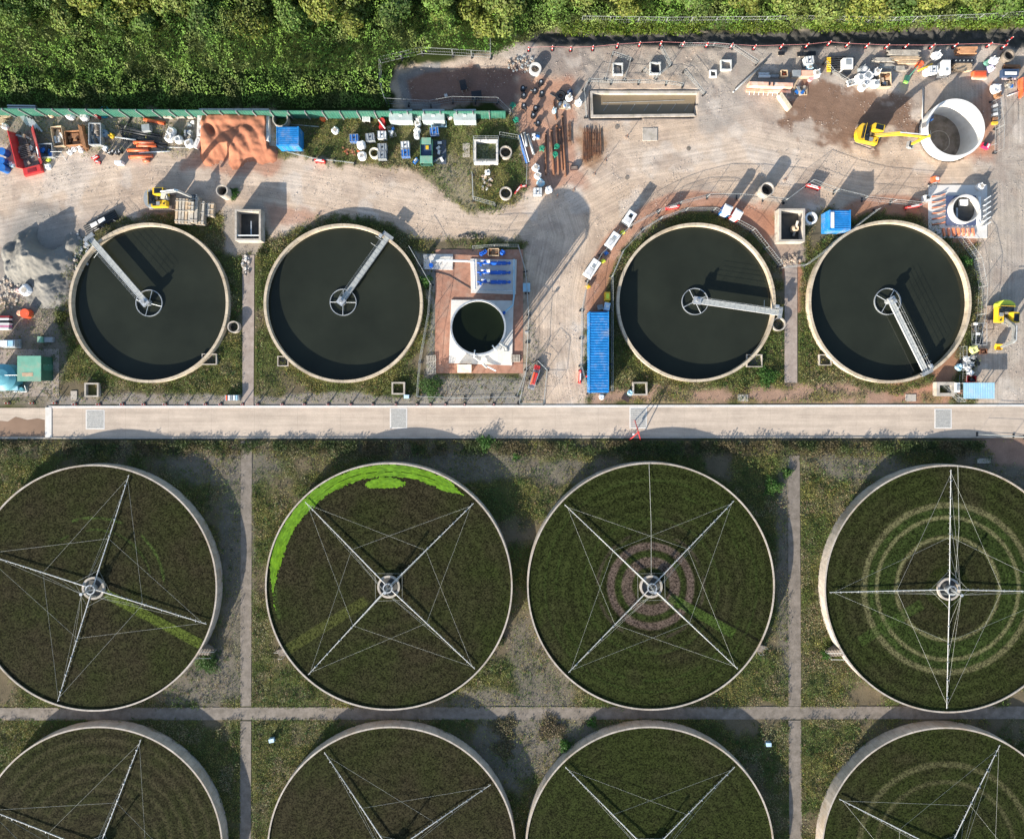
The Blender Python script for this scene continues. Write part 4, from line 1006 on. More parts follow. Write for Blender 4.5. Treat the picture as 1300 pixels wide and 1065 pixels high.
def l_mixed(b, z, h, L, W_, m):
    for k in range(6): b.box((random.uniform(-.35, .35)*L, random.uniform(-.35, .35)*W_, z), (L*random.uniform(.2, .45), W_*random.uniform(.2, .4), h*random.uniform(.3, 1)), random.choice([m, greym, white, bluep, woodg, steel]), random.uniform(0, 3))
def ibc(x, y, label, m=white, rz=0, top=None):
    l = G(x, y, 1.15); t = thing('caged_tank', label, 'liquid tank', l, rz, 'caged liquid tanks'); b = MB(); b.box((0, 0, .15), (1.12, .94, .95), m, taper=.97); b.cyl((0, 0, 1.08), .12, .07, blackp, 10); b.build('tank', t)
    b = MB()
    for zz in (.2, .6, 1.12):
        for s_ in (-1, 1): b.box((0, s_*.49, zz), (1.2, .03, .03), galv); b.box((s_*.59, 0, zz), (.03, 1.0, .03), galv)
    for k in range(6):
        for s_ in (-1, 1): b.box((-.59+k*.236, s_*.49, .12), (.025, .025, 1.0), galv)
    for k in (-1, 1): b.box((k*.25, 0, 1.13), (.08, 1.0, .03), galv)
    b.build('cage', t); b = MB(); pallet_into(b, 0, 1.2, 1.0, blackp); b.build('base', t); return t
def drum(x, y, label, m, r=.29, h=.88, group='drums'):
    b = MB(); b.cyl((0, 0, 0), r, h, m, 18)
    for q in (.0, .33, .66, .97): b.ring((0, 0), r+.018, r-.02, q*h, q*h+.035, m, 18)
    b.cyl((r*.5, 0, h), .04, .03, greym, 8); return one(b, 'drum', label, 'drum', G(x, y, h), 0, group)
def crate(x, y, w_, d_, h, label, m=wood, inner=None, rz=0, fill=None, name='crate', cat='crate', th=.06):
    t = thing(name, label, cat, G(x, y, h), rz); b = MB()
    b.box((0, d_/2-th/2, 0), (w_, th, h), m); b.box((0, -d_/2+th/2, 0), (w_, th, h), m)
    for s_ in (-1, 1): b.box((s_*(w_/2-th/2), 0, 0), (th, d_-2*th, h), m)
    b.box((0, 0, .01), (w_-2*th, d_-2*th, .06), m)
    for s_ in (-1, 1): 
        for q in (-.3, .3): b.box((s_*(w_/2+.02), q*d_, 0), (.04, .1, h), m)
    b.build('body', t); b = MB(); f_ = fill or [white, greym, woodg]
    for k in range(9): b.box((random.uniform(-.34, .34)*w_, random.uniform(-.36, .36)*d_, .08+h*random.uniform(0, .4)), (w_*random.uniform(.1, .35), d_*random.uniform(.1, .4), h*random.uniform(.2, .5)), random.choice(f_), random.uniform(-.4, .4))
    b.build('contents', t); return t
def planks(x, y, L, W_, h, rz, label, m=wood, n=6, jitter=.3, cat='timber', name='timber_stack', group='stacks of timber'):
    b = MB(); lay_ = max(1, int(h/.12))
    for j in range(lay_):
        for k in range(n): b.box((random.uniform(-jitter, jitter), -W_/2+(k+.5)*W_/n, j*h/lay_+.002*(k % 2)), (L*random.uniform(.86, 1), W_/n*.86, h/lay_*.95), m, random.uniform(-.015, .015)*jitter*3)
    return one(b, name, label, cat, G(x, y, h), rz, group)
def lpipe(x0, y0, x1, y1, r, label, m=orange, z=0, name='pipe', group='orange pipes'):
    a, c = P(x0, y0, z+r*2), P(x1, y1, z+r*2); l = ((a[0]+c[0])/2, (a[1]+c[1])/2, z); b = MB()
    dv = ((c[0]-a[0])/2, (c[1]-a[1])/2)
    b.pipe((-dv[0], -dv[1], r+.01), (dv[0], dv[1], r+.01), r, r*.86, m); b.pipe((-dv[0], -dv[1], r+.01), (-dv[0]*.9, -dv[1]*.9, r+.01), r*1.1, r*.9, m)
    return one(b, name, label, 'pipe', l, 0, group)
def panel(x, y, w_, d_, h, label, m, rz=0, name='sheet', cat='sheet', n=6, tilt=0):
    b = MB(); b.box((0, 0, max(h-.06, 0)), (w_, d_, .05), m)
    for k in range(n): b.box((-w_/2+(k+.5)*w_/n, 0, h-.01), (w_/n*.4, d_*.98, .04), m)
    if h > .1:
        for s_ in (-1, 1): b.box((s_*w_*.35, 0, 0), (.1, d_*.9, h-.06), woodg)
    return one(b, name, label, cat, G(x, y, h), rz)

# west storage strip
b = MB()
for k in range(4): b.box((0, -.42+k*.30, .002), (3.9, .20, .7+.08*k), galv)
one(b, 'sheet_pile_stack', 'stack of silver trench sheets at the west end of the hoarding', 'metal sheets', G(27, 139, .9), R(-1))
b = MB()
for k in range(6): b.box((-1.2+k*.5, -.15*k, .02+.1*k), (2.2, .22, .06), galv, -.75); 
one(b, 'sheet_pile_stack', 'silver trench sheets slumped diagonally below the straight stack', 'metal sheets', G(36, 151, .6), R(-8))
planks(5, 146, 1.6, .9, .3, .3, 'tan planks at the west edge beneath the hoarding'); planks(4, 155, 1.4, .7, .25, -.2, 'short tan planks at the west edge above the red skip')
bagat(5, 160, .8, .5, 'pale torn sack at the west edge above the red skip')
# open red skip
t = thing('open_skip', 'dark red open-topped skip full of rubbish with a bright red tail', 'skip', G(29, 187, 1.1), R(-76)); L_, W_ = 5.2, 2.7
b = MB(); b.box((0, 0, 0), (L_, W_-.2, .14), mudm); b.build('floor', t)
b = MB(); b.add([(-L_/2, -W_/2+.3, .1), (L_/2, -W_/2+.3, .1), (L_/2, -W_/2-.1, 1.3), (-L_/2, -W_/2-.1, 1.3), (-L_/2, -W_/2+.38, .1), (L_/2, -W_/2+.38, .1), (L_/2, -W_/2+.02, 1.3), (-L_/2, -W_/2+.02, 1.3)], [(0, 1, 2, 3), (7, 6, 5, 4), (3, 2, 6, 7), (0, 4, 5, 1), (1, 5, 6, 2), (0, 3, 7, 4)], redp); b.build('side_panel', t)
b = MB(); b.add([(-L_/2, W_/2-.3, .1), (L_/2, W_/2-.3, .1), (L_/2, W_/2+.75, 1.2), (-L_/2, W_/2+.75, 1.2), (-L_/2, W_/2-.22, .04), (L_/2, W_/2-.22, .04), (L_/2, W_/2+.83, 1.14), (-L_/2, W_/2+.83, 1.14)], [(0, 1, 2, 3), (7, 6, 5, 4), (3, 2, 6, 7), (0, 4, 5, 1), (1, 5, 6, 2), (0, 3, 7, 4)], darkred)
b.add([(.2, W_/2+.0, .47), (1.7, W_/2+.0, .47), (1.7, W_/2+.32, .80), (.2, W_/2+.32, .80)], [(0, 1, 2, 3)], white); b.build('side_panel', t)
b = MB(); b.box((L_/2+.5, .1, .05), (1.1, W_, .5), redp, taper=.9); b.box((L_/2+.55, .1, .55), (.5, 1.2, .04), darkred); b.build('tail_panel', t)
b = MB()
for k in range(7): b.box((-.4+k*.25, -.2, .15), (.10, 1.5, .5), mudm, .05)
for k in range(16): b.box((random.uniform(-2, 2.2), random.uniform(-.9, .9), .15), (random.uniform(.2, 1.3), random.uniform(.08, .5), random.uniform(.1, .5)), random.choice([woodg, wood, greym, steel, mudm]), random.uniform(0, 3))
b.build('rubbish', t)
for k, (x, y) in enumerate(((2, 192), (1, 204), (2, 213))): drum(x, y, f'blue drum on the west edge below the red skip, {ORD[k]} from the top', bluep, .5, 1.1, 'blue drums at the west edge')
bagat(13, 208, .7, .6, 'small blue-white sack left of the red skip tail', blue2); bagat(63, 144, .9, .6, 'orange-tan sack against the hoarding', M('tan_sack', (.62, .42, .27), .8), False)
bagat(87, 146, 1.0, .9, 'white bulk bag against the hoarding above the brown crate'); bagat(105, 147, 1.1, .9, 'larger white bulk bag against the hoarding above the grey trough')
def roadbarrier(x, y, L, rz, label, m=redp, m2=white, h=1.0, name='plastic_barrier', group='red plastic barriers', w_=.35):
    b = MB(); b.box((0, 0, 0), (L, w_, h*.3), m, taper=.9); b.box((0, 0, h*.3), (L*.94, w_*.4, h*.7), m)
    b.box((0, 0, h), (L*.5, w_*.3, .02), m2); b.box((0, w_*.22, h*.5), (L*.8, .02, h*.25), m2); b.box((0, -w_*.22, h*.5), (L*.8, .02, h*.25), m2)
    for s_ in (-1, 1): b.box((s_*L*.42, 0, 0), (.12, w_*1.5, .08), rubber)
    return one(b, name, label, 'barrier', G(x, y, h), rz, group)
roadbarrier(117, 141, 1.4, .1, 'red and white barrier leaning on the hoarding left of a coil of hose'); roadbarrier(118, 145, 1.2, -.4, 'tilted red and white barrier just below the one on the hoarding')
b = MB()
for k in range(5): b.ring((0, 0), .85-.04*k, .80-.04*k, .02+.05*k, .07+.05*k, M('turquoise_hose', (.03, .30, .38), .5), 28)
one(b, 'hose_coil', 'turquoise hose coil by the hoarding', 'hose', G(131, 142, .3))
b = MB()
for k in range(3):
    b.ring((.3*k, -.1*k), .6, .56, .02+.05*k, .06+.05*k, blackp, 24)
one(b, 'hose_coil', 'loose black hose rings right of the turquoise coil', 'hose', G(146, 143, .2))
# mesh trolley, crates
crate(57, 191, 2.0, 1.9, .9, 'grey mesh stillage with blue contents right of the red skip', galv, fill=[bluep, greym, blackp], rz=.06, name='stillage', cat='stillage')
crate(72.5, 173, 1.5, 2.8, .8, 'long timber crate of white pipework', wood, rz=.15, fill=[white, wood, bagm])
crate(92, 175, 2.1, 2.0, .9, 'square brown crate of dark offcuts beside the long timber crate', woodb, rz=.08, fill=[woodb, woodb, white, blackp])
planks(104, 174, 3.4, .5, .9, R(102), 'brown boards stood on edge right of the brown crate', woodb, 3)
for k, (x, y) in enumerate(((93, 189), (99, 184), (88, 193), (102, 190))): bagat(x, y, .7, .35, f'small torn white sack below the brown crate, {ORD[k]} of four', bagm, False, 'sack', group='torn white sacks')
b = MB()
for s_ in (-1, 1):
    b.tube([(s_*.8, -.9, 0), (s_*.55, 0, .9), (s_*.8, .9, 0)], .05, steel)
b.tube([(-.8, 0, .9), (.8, 0, .9)], .05, steel); b.tube([(-.9, -.5, .4), (.9, -.5, .4)], .03, steel)
one(b, 'metal_trestle', 'grey metal trestle standing below the long timber crate', 'trestle', G(72, 193, .8))
bagat(60.5, 202, .6, .35, 'bright yellow sack by the mesh stillage', lime, False, 'sack'); bagat(60, 211, .8, .4, 'lone white sack on the yard below the mesh stillage', bagm, False, 'sack')
crate(120, 170, 1.7, 3.0, 1.0, 'grey steel trough filled with rubble and rounded at its south end', galv, fill=[conc, greym, concd, conc], name='skip', cat='skip', th=.09)
b = MB(); b.cyl((0, 0, 0), .5, .5, M('blue_grey_lid', (.2, .26, .32), .5), 24); b.cyl((0, 0, .5), .42, .05, MATS['blue_grey_lid'], 24); b.cyl((0, 0, .55), .08, .06, blackp, 8); one(b, 'plastic_tub', 'round blue-grey lidded tub beside the grey trough', 'tub', G(132, 169, .55))
bagat(141, 172, .6, .5, 'small mustard sack right of the round tub', yellow, False, 'sack')
# black pipes
for k in range(9):
    dx = random.uniform(-2, 2); y0 = 158+k*2.5
    lpipe(150+dx+k*.6, y0, 196+dx*2+k*2.2, y0+9+k*.25+random.uniform(-1, 2), .14, f'black pipe in the bundle of the storage strip, {ORD[k]} from the north', blackp, (k % 2)*.02, group='black pipes')
lpipe(146, 174, 172, 177.5, .10, 'slim pale grey pipe across the black bundle', galv, .28, group='odd pipes'); lpipe(200, 187, 236, 187.5, .05, 'thin white rod on the ground below the black bundle', white, group='odd pipes')
lpipe(157, 163, 167, 148, .12, 'black pipe sticking out toward the hoarding', blackp, .1, group='odd pipes')
for x0, y0, x1, y1, lb in ((169, 180.5, 195, 180.5, 'upper of two touching orange pipes'), (173, 184.5, 198, 184.5, 'lower of two touching orange pipes'), (161, 190.5, 188, 189.5, 'orange pipe below the touching pair'),
                           (163, 199, 193, 197.5, 'lowest long orange pipe beside the haul road'), (181, 204, 189, 203, 'short orange pipe offcut below the long ones'), (182, 151, 208, 156, 'orange pipe lying near the hoarding')):
    lpipe(x0, y0, x1, y1, .24, lb)
lpipe(176, 194, 215, 192, .09, 'long white pipe between the orange ones', white, group='odd pipes')
for k in range(5):
    b = MB(); b.cyl((0, 0, 0), .16, .5, blackp, 12); b.cyl((0, 0, .5), .24, .08, blackp, 12); b.tube([(0, 0, .6), (.0, 0, .85)], .05, white); b.tube([(-.2, 0, .85), (.2, 0, .85)], .04, white, 6)
    one(b, 'valve', f'black pipe valve in the row south-west of the orange pipes, {ORD[k]} from the left', 'valve', G(134+k*4.2, 192+(k % 2)*2, .8), .4*k, 'black valves')
bagat(133, 188, .7, .4, 'dirty white sack by the black valves', bagm, False, 'sack')
b = MB(); b.box((0, 0, 0), (1.0, .45, .9), white, taper=.98); b.box((0, 0, .9), (.9, .35, .03), white); b.box((0, -.24, .4), (.5, .03, .25), galv); one(b, 'white_box', 'white box standing alone on the haul road below the valves', 'box', G(149.5, 206, .9))
roadbarrier(119, 199, .9, .5, 'small pinkish barrier on the yard left of the valves', h=.7); roadbarrier(123, 205, .8, -.2, 'tiny red block below the small pinkish barrier', h=.4)
pallet(190, 144, 1, 'long flat pallet against the hoarding above the orange pipe', 0, L=2.9, W_=.8, m=woodg)
for x, lb in ((212, 'leftmost of three brick-loaded pallets against the hoarding'), (228, 'middle one of three brick-loaded pallets against the hoarding'), (242, 'rightmost of three brick-loaded pallets against the hoarding')):
    pallet(x, 145, 1, lb, 0, l_bricks, .5, woodg, M('buff_brick', (.50, .41, .33), .9))
pallet(241, 156, 1, 'pallet of pink offcuts below the brick pallets', 0, l_mixed, .35, woodg)
pallet(184.5, 162, 1, 'small pallet stack wrapped in grey mesh', .1, l_box, .8, woodg, greym)
for x, y, w_, lb in ((216, 166, 1.15, 'upper large white bulk bag by the sand bay'), (213, 174, 1.1, 'lower large white bulk bag by the sand bay'), (225, 176, 1.05, 'middle white bulk bag right of the two large ones')): bagat(x, y, w_, .95, lb)
pallet(237, 168, 1, 'grey lattice crate beside the sand bay wall', 0, l_mixed, .7, woodg, greym); bagat(238.5, 181, 1.2, .9, 'square white bulk bag of grey stone by the sand bay')
# sand bay
def heap(name, label, cx_, cy_, fn, x0, x1, y0, y1, c, parent=None, step=.16):
    X0, Y0, _ = P(x0, y1); X1, Y1, _ = P(x1, y0); xs = np.arange(X0, X1, step); ys = np.arange(Y0, Y1, step); XX, YY = np.meshgrid(xs, ys); a_, b_ = XX.ravel(), YY.ravel()
    zz, cc = fn(a_/S+NX, NY-b_/S); n_, m_ = len(xs), len(ys); I, J = np.meshgrid(np.arange(n_-1), np.arange(m_-1)); q = (J*n_+I).ravel(); Fq = np.stack([q, q+1, q+n_+1, q+n_], 1)
    Fq = Fq[(zz[Fq] > -.06).any(1)]; used, inv = np.unique(Fq, return_inverse=True)
    o = npmesh(name, np.stack([a_, b_, zz], 1)[used], inv.reshape(-1, 4), heapm, cc[used], smooth=True); return tag(o, label, 'heap')
def sandfn(X_, Y_):
    south = sst(214, 178, Y_+fbm(X_, Y_, .06, 4, 8)*26-12)*sst(144, 150, Y_)
    h_ = (.65+.75*fbm(X_, Y_, .03, 3, 91))*south
    rdg = np.abs(np.sin((X_*.9-Y_*.42)*.17+fbm(X_, Y_, .02, 3, 14)*6)); h_ += .22*rdg*south*sst(150, 178, Y_)+.10*(fbm(X_, Y_, .3, 3, 6)-.5)*south
    h_ += .5*sst(164, 157, Y_)*sst(146, 152, Y_)*fbm(X_, Y_, .08, 2, 92)
    h_ -= .7*sst(8, 0, np.hypot((X_-273-(Y_-168)*.5)*1.0, (Y_-168)*.6))
    spill = sst(252, 262, X_+fbm(X_, Y_, .1, 2, 3)*6-3)*sst(358, 346, X_)
    h_ = np.where(X_ > 341, h_*sst(358, 344, X_)*sst(184, 194, Y_), np.where(X_ < 257, h_*sst(182, 194, Y_), h_))*spill
    h_ = h_-.07*(1-np.clip(h_*4, 0, 1))
    k = fbm(X_, Y_, .06, 4, 12)[:, None]; return h_, np.array((.36, .152, .090))*(.75+.45*k)
heap('sand_heap', 'ridged heap of brick-red sand in the block-walled bay', 0, 0, sandfn, 246, 362, 140, 216, None)
t = thing('sand_bay', 'low concrete block walls around the red sand heap', 'block bay', (0, 0, 0))
def blocks(p0, p1, h, t, m=conc, w_=.6):
    a, c = Vector(P(*p0)), Vector(P(*p1)); dv = c-a; n = max(1, round(dv.length/1.2)); ang = atan2(dv.y, dv.x)
    for k in range(n):
        b = MB(); L = dv.length/n; b.box((0, 0, 0), (L-.03, w_, h), m, taper=.985); b.box((0, 0, h), (L*.4, w_*.3, .05), m); b.build('block', t, a+dv*((k+.5)/n), ang+random.uniform(-.02, .02))
blocks((256, 144), (344, 144), .9, t, concw); blocks((257, 147), (256, 176), .9, t, concw); blocks((256, 177), (250, 190), .8, t, concw); blocks((342, 147), (341, 182), .9, t, concw)
# aggregate heap
def aggfn(X_, Y_):
    def cone(x, y, r, h, ex=1., ey=1.): return h*(1-np.hypot((X_-x)*ex, (Y_-y)*ey)/r)
    n_ = fbm(X_, Y_, .05, 4, 44)
    z_ = np.maximum.reduce([cone(48, 326, 38, 2.9), cone(58, 330, 33, 2.4), cone(34, 338, 30, 1.5), cone(78, 332, 20, 1.0), cone(30, 306, 13, 1.2), cone(17, 322, 16, 1.1), cone(60, 362, 34, 1.1), cone(92, 312, 16, .9)])
    z_ = np.minimum(z_, 2.3+.4*n_)
    z_ = z_-2.6*sst(22, 5, np.hypot((X_-63), (Y_-304))) + (n_-.5)*.8*sst(0, .4, z_)+ (fbm(X_, Y_, .2, 3, 46)-.5)*.28*sst(0, .3, z_)+(fbm(X_, Y_, .5, 2, 47)-.5)*.22*sst(0, .3, z_)
    return z_-.04, np.array((.19, .182, .165))*(.7+.6*n_[:, None])
heap('aggregate_heap', 'grey crushed stone heap with a scooped dark side west of the first tank', 0, 0, aggfn, -6, 122, 282, 392, None)
def rubble(x, y, rx, ry, n, label, cat='rubble', m=None, smax=.5, name='rubble_pile'):
    b = MB(); ms = m or [conc, concd, woodg]
    for k in range(n):
        a_ = random.uniform(0, 2*pi); q = random.random()**.6; s_ = random.uniform(.12, smax); b.bag((q*rx*cos(a_)*S, q*ry*sin(a_)*S, -.02), s_, s_*.6, random.choice(ms), random.randrange(999), 6, 3)
    return one(b, name, label, cat, P(x, y))
rubble(98, 322, 18, 28, 130, 'scattered grey stones east of the aggregate heap', m=[conc, concd, greym]); rubble(10, 372, 16, 20, 70, 'brown clods west of the white sack heap', m=[M('clod', (.38, .29, .22), .95), woodg, conc])
rubble(664, 82, 20, 11, 110, 'dark rubble west of the capped manhole ring', m=[concd, MATS['clod'], greym], smax=.35); rubble(313, 336, 5, 14, 40, 'pale rubble at the top of the path south of the west chamber', m=[concw, conc, concd])
rubble(1003, 330, 12, 8, 60, 'brown rubble south of the east chamber', m=[MATS['clod'], concd]); rubble(445, 192, 12, 6, 26, 'broken red bricks in the storage strip', m=[woodb, M('red_brick', (.35, .13, .08), .9), orange], smax=.35)
rubble(600, 300, 18, 3, 120, 'black spoil line on the north edge of the pump compound', m=[blackp, concd], smax=.3)
bagat(30, 368, 1.5, .9, 'big slumped white bag with a dark side below the aggregate heap'); bagat(22, 369, .7, .5, 'small pinkish sack left of the big slumped white bag', M('pink_sack', (.62, .4, .36), .8), False, 'sack')
drum(31, 398, 'upright orange-red drum on the dirt south of the aggregate heap', M('orange_red', (.68, .09, .03), .5), .62, 1.0)
b = MB(); b.bag((0, 0, 0), .8, .5, M('pale_orange_sack', (.7, .35, .22), .8), 4); one(b, 'sack', 'pale orange sack left of the orange-red drum', 'sack', G(24, 397, .5))
b = MB(); cs_ = [darkred, white, blackp, white, M('pink_strip', (.5, .2, .3), .6), white]
for k in range(6): b.box((0, .85-k*.33, .002+.01*(k % 2)), (1.9-.1*(k % 3), .26, .7), cs_[k])
one(b, 'striped_stack', 'stack of striped dark and white sheets at the west edge', 'sheet stack', G(3, 410, .7))
# blue-white silo group at the west edge
t = thing('tipper_tank', 'silver-blue box tank at the west edge north of the green kiosk', 'tank', G(8, 436, 1.3)); b = MB(); b.box((0, 0, .25), (2.2, 1.0, .9), galv, taper=.95); b.build('body', t); b = MB(); b.box((-.4, 0, 1.15), (.9, .8, .12), white); b.box((.5, 0, 1.15), (.7, .8, .1), blue2); b.build('lid', t); b = MB(); b.box((0, 0, 0), (2.5, 1.2, .25), steel); b.build('base', t)
t = thing('green_kiosk', 'green-roofed equipment kiosk at the west edge north of the puddle', 'kiosk', G(37, 468, 2.6))
b = MB(); b.box((0, 0, 0), (3.05, 3.3, 2.5), M('dark_green_wall', (.02, .09, .06), .6)); b.build('wall', t); b = MB(); b.box((0, 0, 2.5), (3.2, 3.45, .12), greenk); b.box((-.2, -.8, 2.62), (1.5, .5, .02), M('rust_stain', (.42, .3, .2), .9)); b.build('roof', t)
b = MB(); b.box((1.55, .2, .1), (.05, .9, 2.0), green); b.box((1.6, .5, 1.0), (.05, .06, .2), galv); b.build('door', t)
t = thing('domed_tank', 'domed teal round tank cut by the left edge', 'tank', G(0, 479, 2.2)); b = MB(); b.cyl((0, 0, 0), 1.8, 1.7, teal, 40); b.build('shell', t); b = MB(); b.cyl((0, 0, 1.7), 1.85, .35, teal, 40, 1.1); b.cyl((0, 0, 2.05), 1.1, .15, teal, 40, .3); b.build('roof', t)
b = MB(); b.tube([(-1.8, .3, 2.1), (1.9, .3, 2.1), (3.0, .3, 2.1)], .04, galv); b.build('rail', t)
t = thing('dosing_skid', 'small pale blue pump skid in front of the green kiosk', 'pump', G(21, 494, 1.0)); b = MB(); b.box((0, 0, 0), (1.8, .9, .15), steel); b.build('base', t); b = MB(); b.box((-.3, .1, .15), (.7, .6, .7), blue2); b.cyl((.45, 0, .15), .25, .6, teal, 14); b.build('pump', t); b = MB(); b.tube([(-.9, -.4, .3), (.9, -.4, .3), (.9, .5, .7)], .06, white); b.build('pipe', t)
t = thing('cable_cabinet', 'small green and grey cabinet north of the green kiosk', 'cabinet', G(55, 431, .9)); b = MB(); b.box((-.55, 0, 0), (.55, .8, .85), greenk); b.box((.4, 0, 0), (1.2, .7, .5), greym); b.build('body', t); b = MB(); b.box((-.55, 0, .85), (.6, .85, .06), greenk, taper=.95); b.build('lid', t)
slab('kiosk_yard', [(0, 444), (75, 443), (75, 502), (0, 505)], -.05, .045, pathm2, 'concrete hardstanding under the green kiosk')
tag(bpy.data.objects['kiosk_yard'], kind='structure')
# pipe cradle beside the heap
t = thing('pipe_cradle', 'bundle of black pipes with two white panels beside the aggregate heap', 'pipe bundle', G(126, 281, .7), R(28))
for k in range(5): b = MB(); b.pipe((-2.4, -.6+k*.3, .16), (2.4, -.6+k*.3, .16), .13, .10, blackp); b.pipe((-2.4, -.45+k*.28, .42), (2.4, -.45+k*.28, .42), .13, .10, blackp) if k < 4 else None; b.build('pipe', t)
b = MB(); b.box((-.9, 0, .6), (1.0, .5, .05), white); b.box((.3, 0, .6), (1.0, .5, .05), white); b.build('white_panel', t)
b = MB()
for k in (-1.8, 0, 1.8): b.box((k, 0, 0), (.1, 1.6, .04), steel); b.box((k, -.78, 0), (.1, .06, .7), steel); b.box((k, .78, 0), (.1, .06, .7), steel)
b.build('frame', t)
# pallet pile by excavator
for k, (x, y, L, W_, h) in enumerate(((232, 268, 2.2, 3.4, 1.2), (246, 266, 1.1, 3.6, 1.35), (253, 270, 1.3, 3.2, 1.1), (264, 266, 1.6, 1.9, .8), (242, 262, .8, 1.4, 1.7))):
    b = MB(); n = int(h/.16); c_ = max(2, int(L/.42))
    for j in range(n):
        for q in range(c_): b.box((-L/2+(q+.5)*L/c_, 0, j*h/n), (L/c_*.72, W_, h/n*.7), woodg if (j+q) % 3 else wood, random.uniform(-.01, .01))
        for q in (-.4, 0, .4): b.box((0, q*W_, j*h/n+h/n*.7), (L, .1, h/n*.28), woodg)
    one(b, 'timber_mat_stack', f'pale slatted timber mats by the west excavator, {["widest, at the west", "long, in the middle", "long, east of the middle", "short, at the east end", "small, on top of the pile"][k]}', 'timber stack', G(x, y, h), R(-3), 'stacks of slatted timber mats')
# storage strip middle
drum(409, 150, 'small orange-topped drum near the hoarding right of the blue container', orange, .35, .6); lpipe(368, 158, 405, 161, .08, 'thin dark pipe lying from the ring toward the orange-topped drum', steel, group='odd pipes')
bagat(425, 165, .95, .6, 'lone low white bag in the grass right of the blue container'); panel(465, 151, 1.1, .75, .8, 'pale board box under the hoarding', white, name='board_box', cat='box')
for x, y, m, lb in ((470, 144, darkred, 'dark red folded barrier on the hoarding'), (478, 143, bluep, 'blue and white folded barrier on the hoarding'), (488, 144, redp, 'red and white folded barrier next to the grey cabinets')): roadbarrier(x, y, .8, .3, lb, m, h=.9, w_=.6)
b = MB(); b.cyl((0, .35, 0), .45, 1.0, redp, 18); b.cyl((0, -.45, 0), .42, .9, redp, 18); b.tube([(-.4, .5, 1.02), (.5, -.7, 1.0)], .09, white); one(b, 'red_tank_pair', 'pair of red tanks with a white strap in the storage strip', 'tank', G(484.5, 157, 1.0))
for x, y, mm, rz, lb in ((449, 175, bluep, .05, 'caged tank with a bright blue top'), (469.5, 174, greym, .1, 'dark grey caged tank right of the blue-topped one'), (484.5, 171, white, 0, 'caged tank strapped with a timber plank'), (485, 187, greym, .03, 'upper one of two grey caged tanks by the cream ring'), (484.5, 197, greym, .03, 'lower one of two grey caged tanks by the cream ring'),
                         (514, 184, white, .05, 'upper half of the white twin caged tanks right of the pair'), (514.5, 194, bluep, .05, 'lower blue-lidded half of the white twin caged tanks')): ibc(x, y, lb, mm, rz)
planks(484, 173, 1.5, .2, .1, .3, 'single pale plank laid on the strapped caged tank', n=1, jitter=.0); bpy.data.objects[-1] if False else None
bagat(458, 183, 1.15, 1.0, 'upper one of two touching white bulk bags by the caged tanks'); bagat(459, 197, 1.15, .95, 'lower one of two touching white bulk bags by the caged tanks')
pallet(496, 165, 1, 'pallet of tangled pale fittings below the first grey cabinet', .3, l_mixed, .6, woodg, white, L=1.0, W_=1.7)
for y, w_, lb in ((149, .8, 'top one'), (156, .85, 'second one'), (165, .9, 'third one'), (172, .8, 'bottom one')): bagat(530.5-(y-149)*.08, y, w_, .9, f'{lb} of the column of white bags between the grey cabinets')
lk = thing('hook_skip', 'green and navy slatted skip in the storage strip', 'skip', G(541, 192, 1.4)); b = MB(); b.box((0, 0, 0), (1.7, 3.3, .2), green); 
for s_ in (-1, 1): b.box((s_*.8, 0, .2), (.08, 3.3, 1.1), green)
b.build('body', lk); b = MB(); b.box((0, -1.15, 1.3), (1.7, 1.0, .08), greenk); b.box((0, 1.4, 1.3), (1.3, .9, .08), greenk)
b.build('lid', lk); b = MB(); b.box((0, .25, .2), (1.5, 1.7, .85), M('navy', (.03, .055, .11), .5)); b.box((.1, .6, 1.05), (.4, .5, .05), yellow); b.build('load', lk)
roadbarrier(527, 203, .8, .9, 'small blue barrier left of the green skip', bluep, h=.8, w_=.5)
mt = thing('membrane_stack', 'dark blue-grey liner roll and white fittings right of the green skip', 'liner', G(557, 192, .5)); b = MB(); b.box((0, 0, 0), (2.0, 3.3, .12), M('liner', (.06, .075, .10), .6)); b.tube([(-.9, -1.5, .2), (-.9, 1.6, .2)], .2, blackp, 10); b.build('sheet', mt)
b = MB()
for k, (u_, v_) in enumerate(((.1, 1.2), (-.1, .5), (.0, -.1), (.4, -1.1))): b.box((u_, v_, .12), (.55, .3, .35), white, k*.7)
b.tube([(-.8, -1.4, .3), (.6, -.6, .35)], .04, galv); b.tube([(-.8, -1.55, .3), (.6, -.75, .35)], .04, galv); b.build('fittings', mt)
crate(557, 157, 2.1, .8, .5, 'low blue-grey tray below the middle grey cabinet', blue2, fill=[greym, white, blackp]); ibc(551, 166, 'small blue caged tank below the blue-grey tray', bluep, .1)
bagat(571, 147, .8, .8, 'pinkish bag between the middle and right grey cabinets', M('pink_bag', (.62, .5, .48), .8)); bagat(619, 218, .7, .7, 'tiny white bag on the weeds below the green-floored chamber'); rubble(617, 232, 9, 9, 40, 'pale rubble patch inside the weedy fenced plot', m=[concw, wood, MATS['clod']], smax=.4)
b = MB(); b.tube([(-.2, 2.0, .15), (0, 0, .2), (.3, -2.0, .15)], [.10, .22, .18], bluep, 10); b.tube([(.05, 2.1, .3), (.6, -1.9, .3)], .07, bagm, 6); one(b, 'blue_roll', 'long blue membrane roll beside the steel pipes', 'roll', G(664, 189, .4), R(8))
roadbarrier(658, 240, 1.6, .9, 'crumpled red barrier by the south ring of the weedy plot', h=.4); roadbarrier(665, 236, .8, .2, 'second crumpled red barrier right of the first', h=.35)
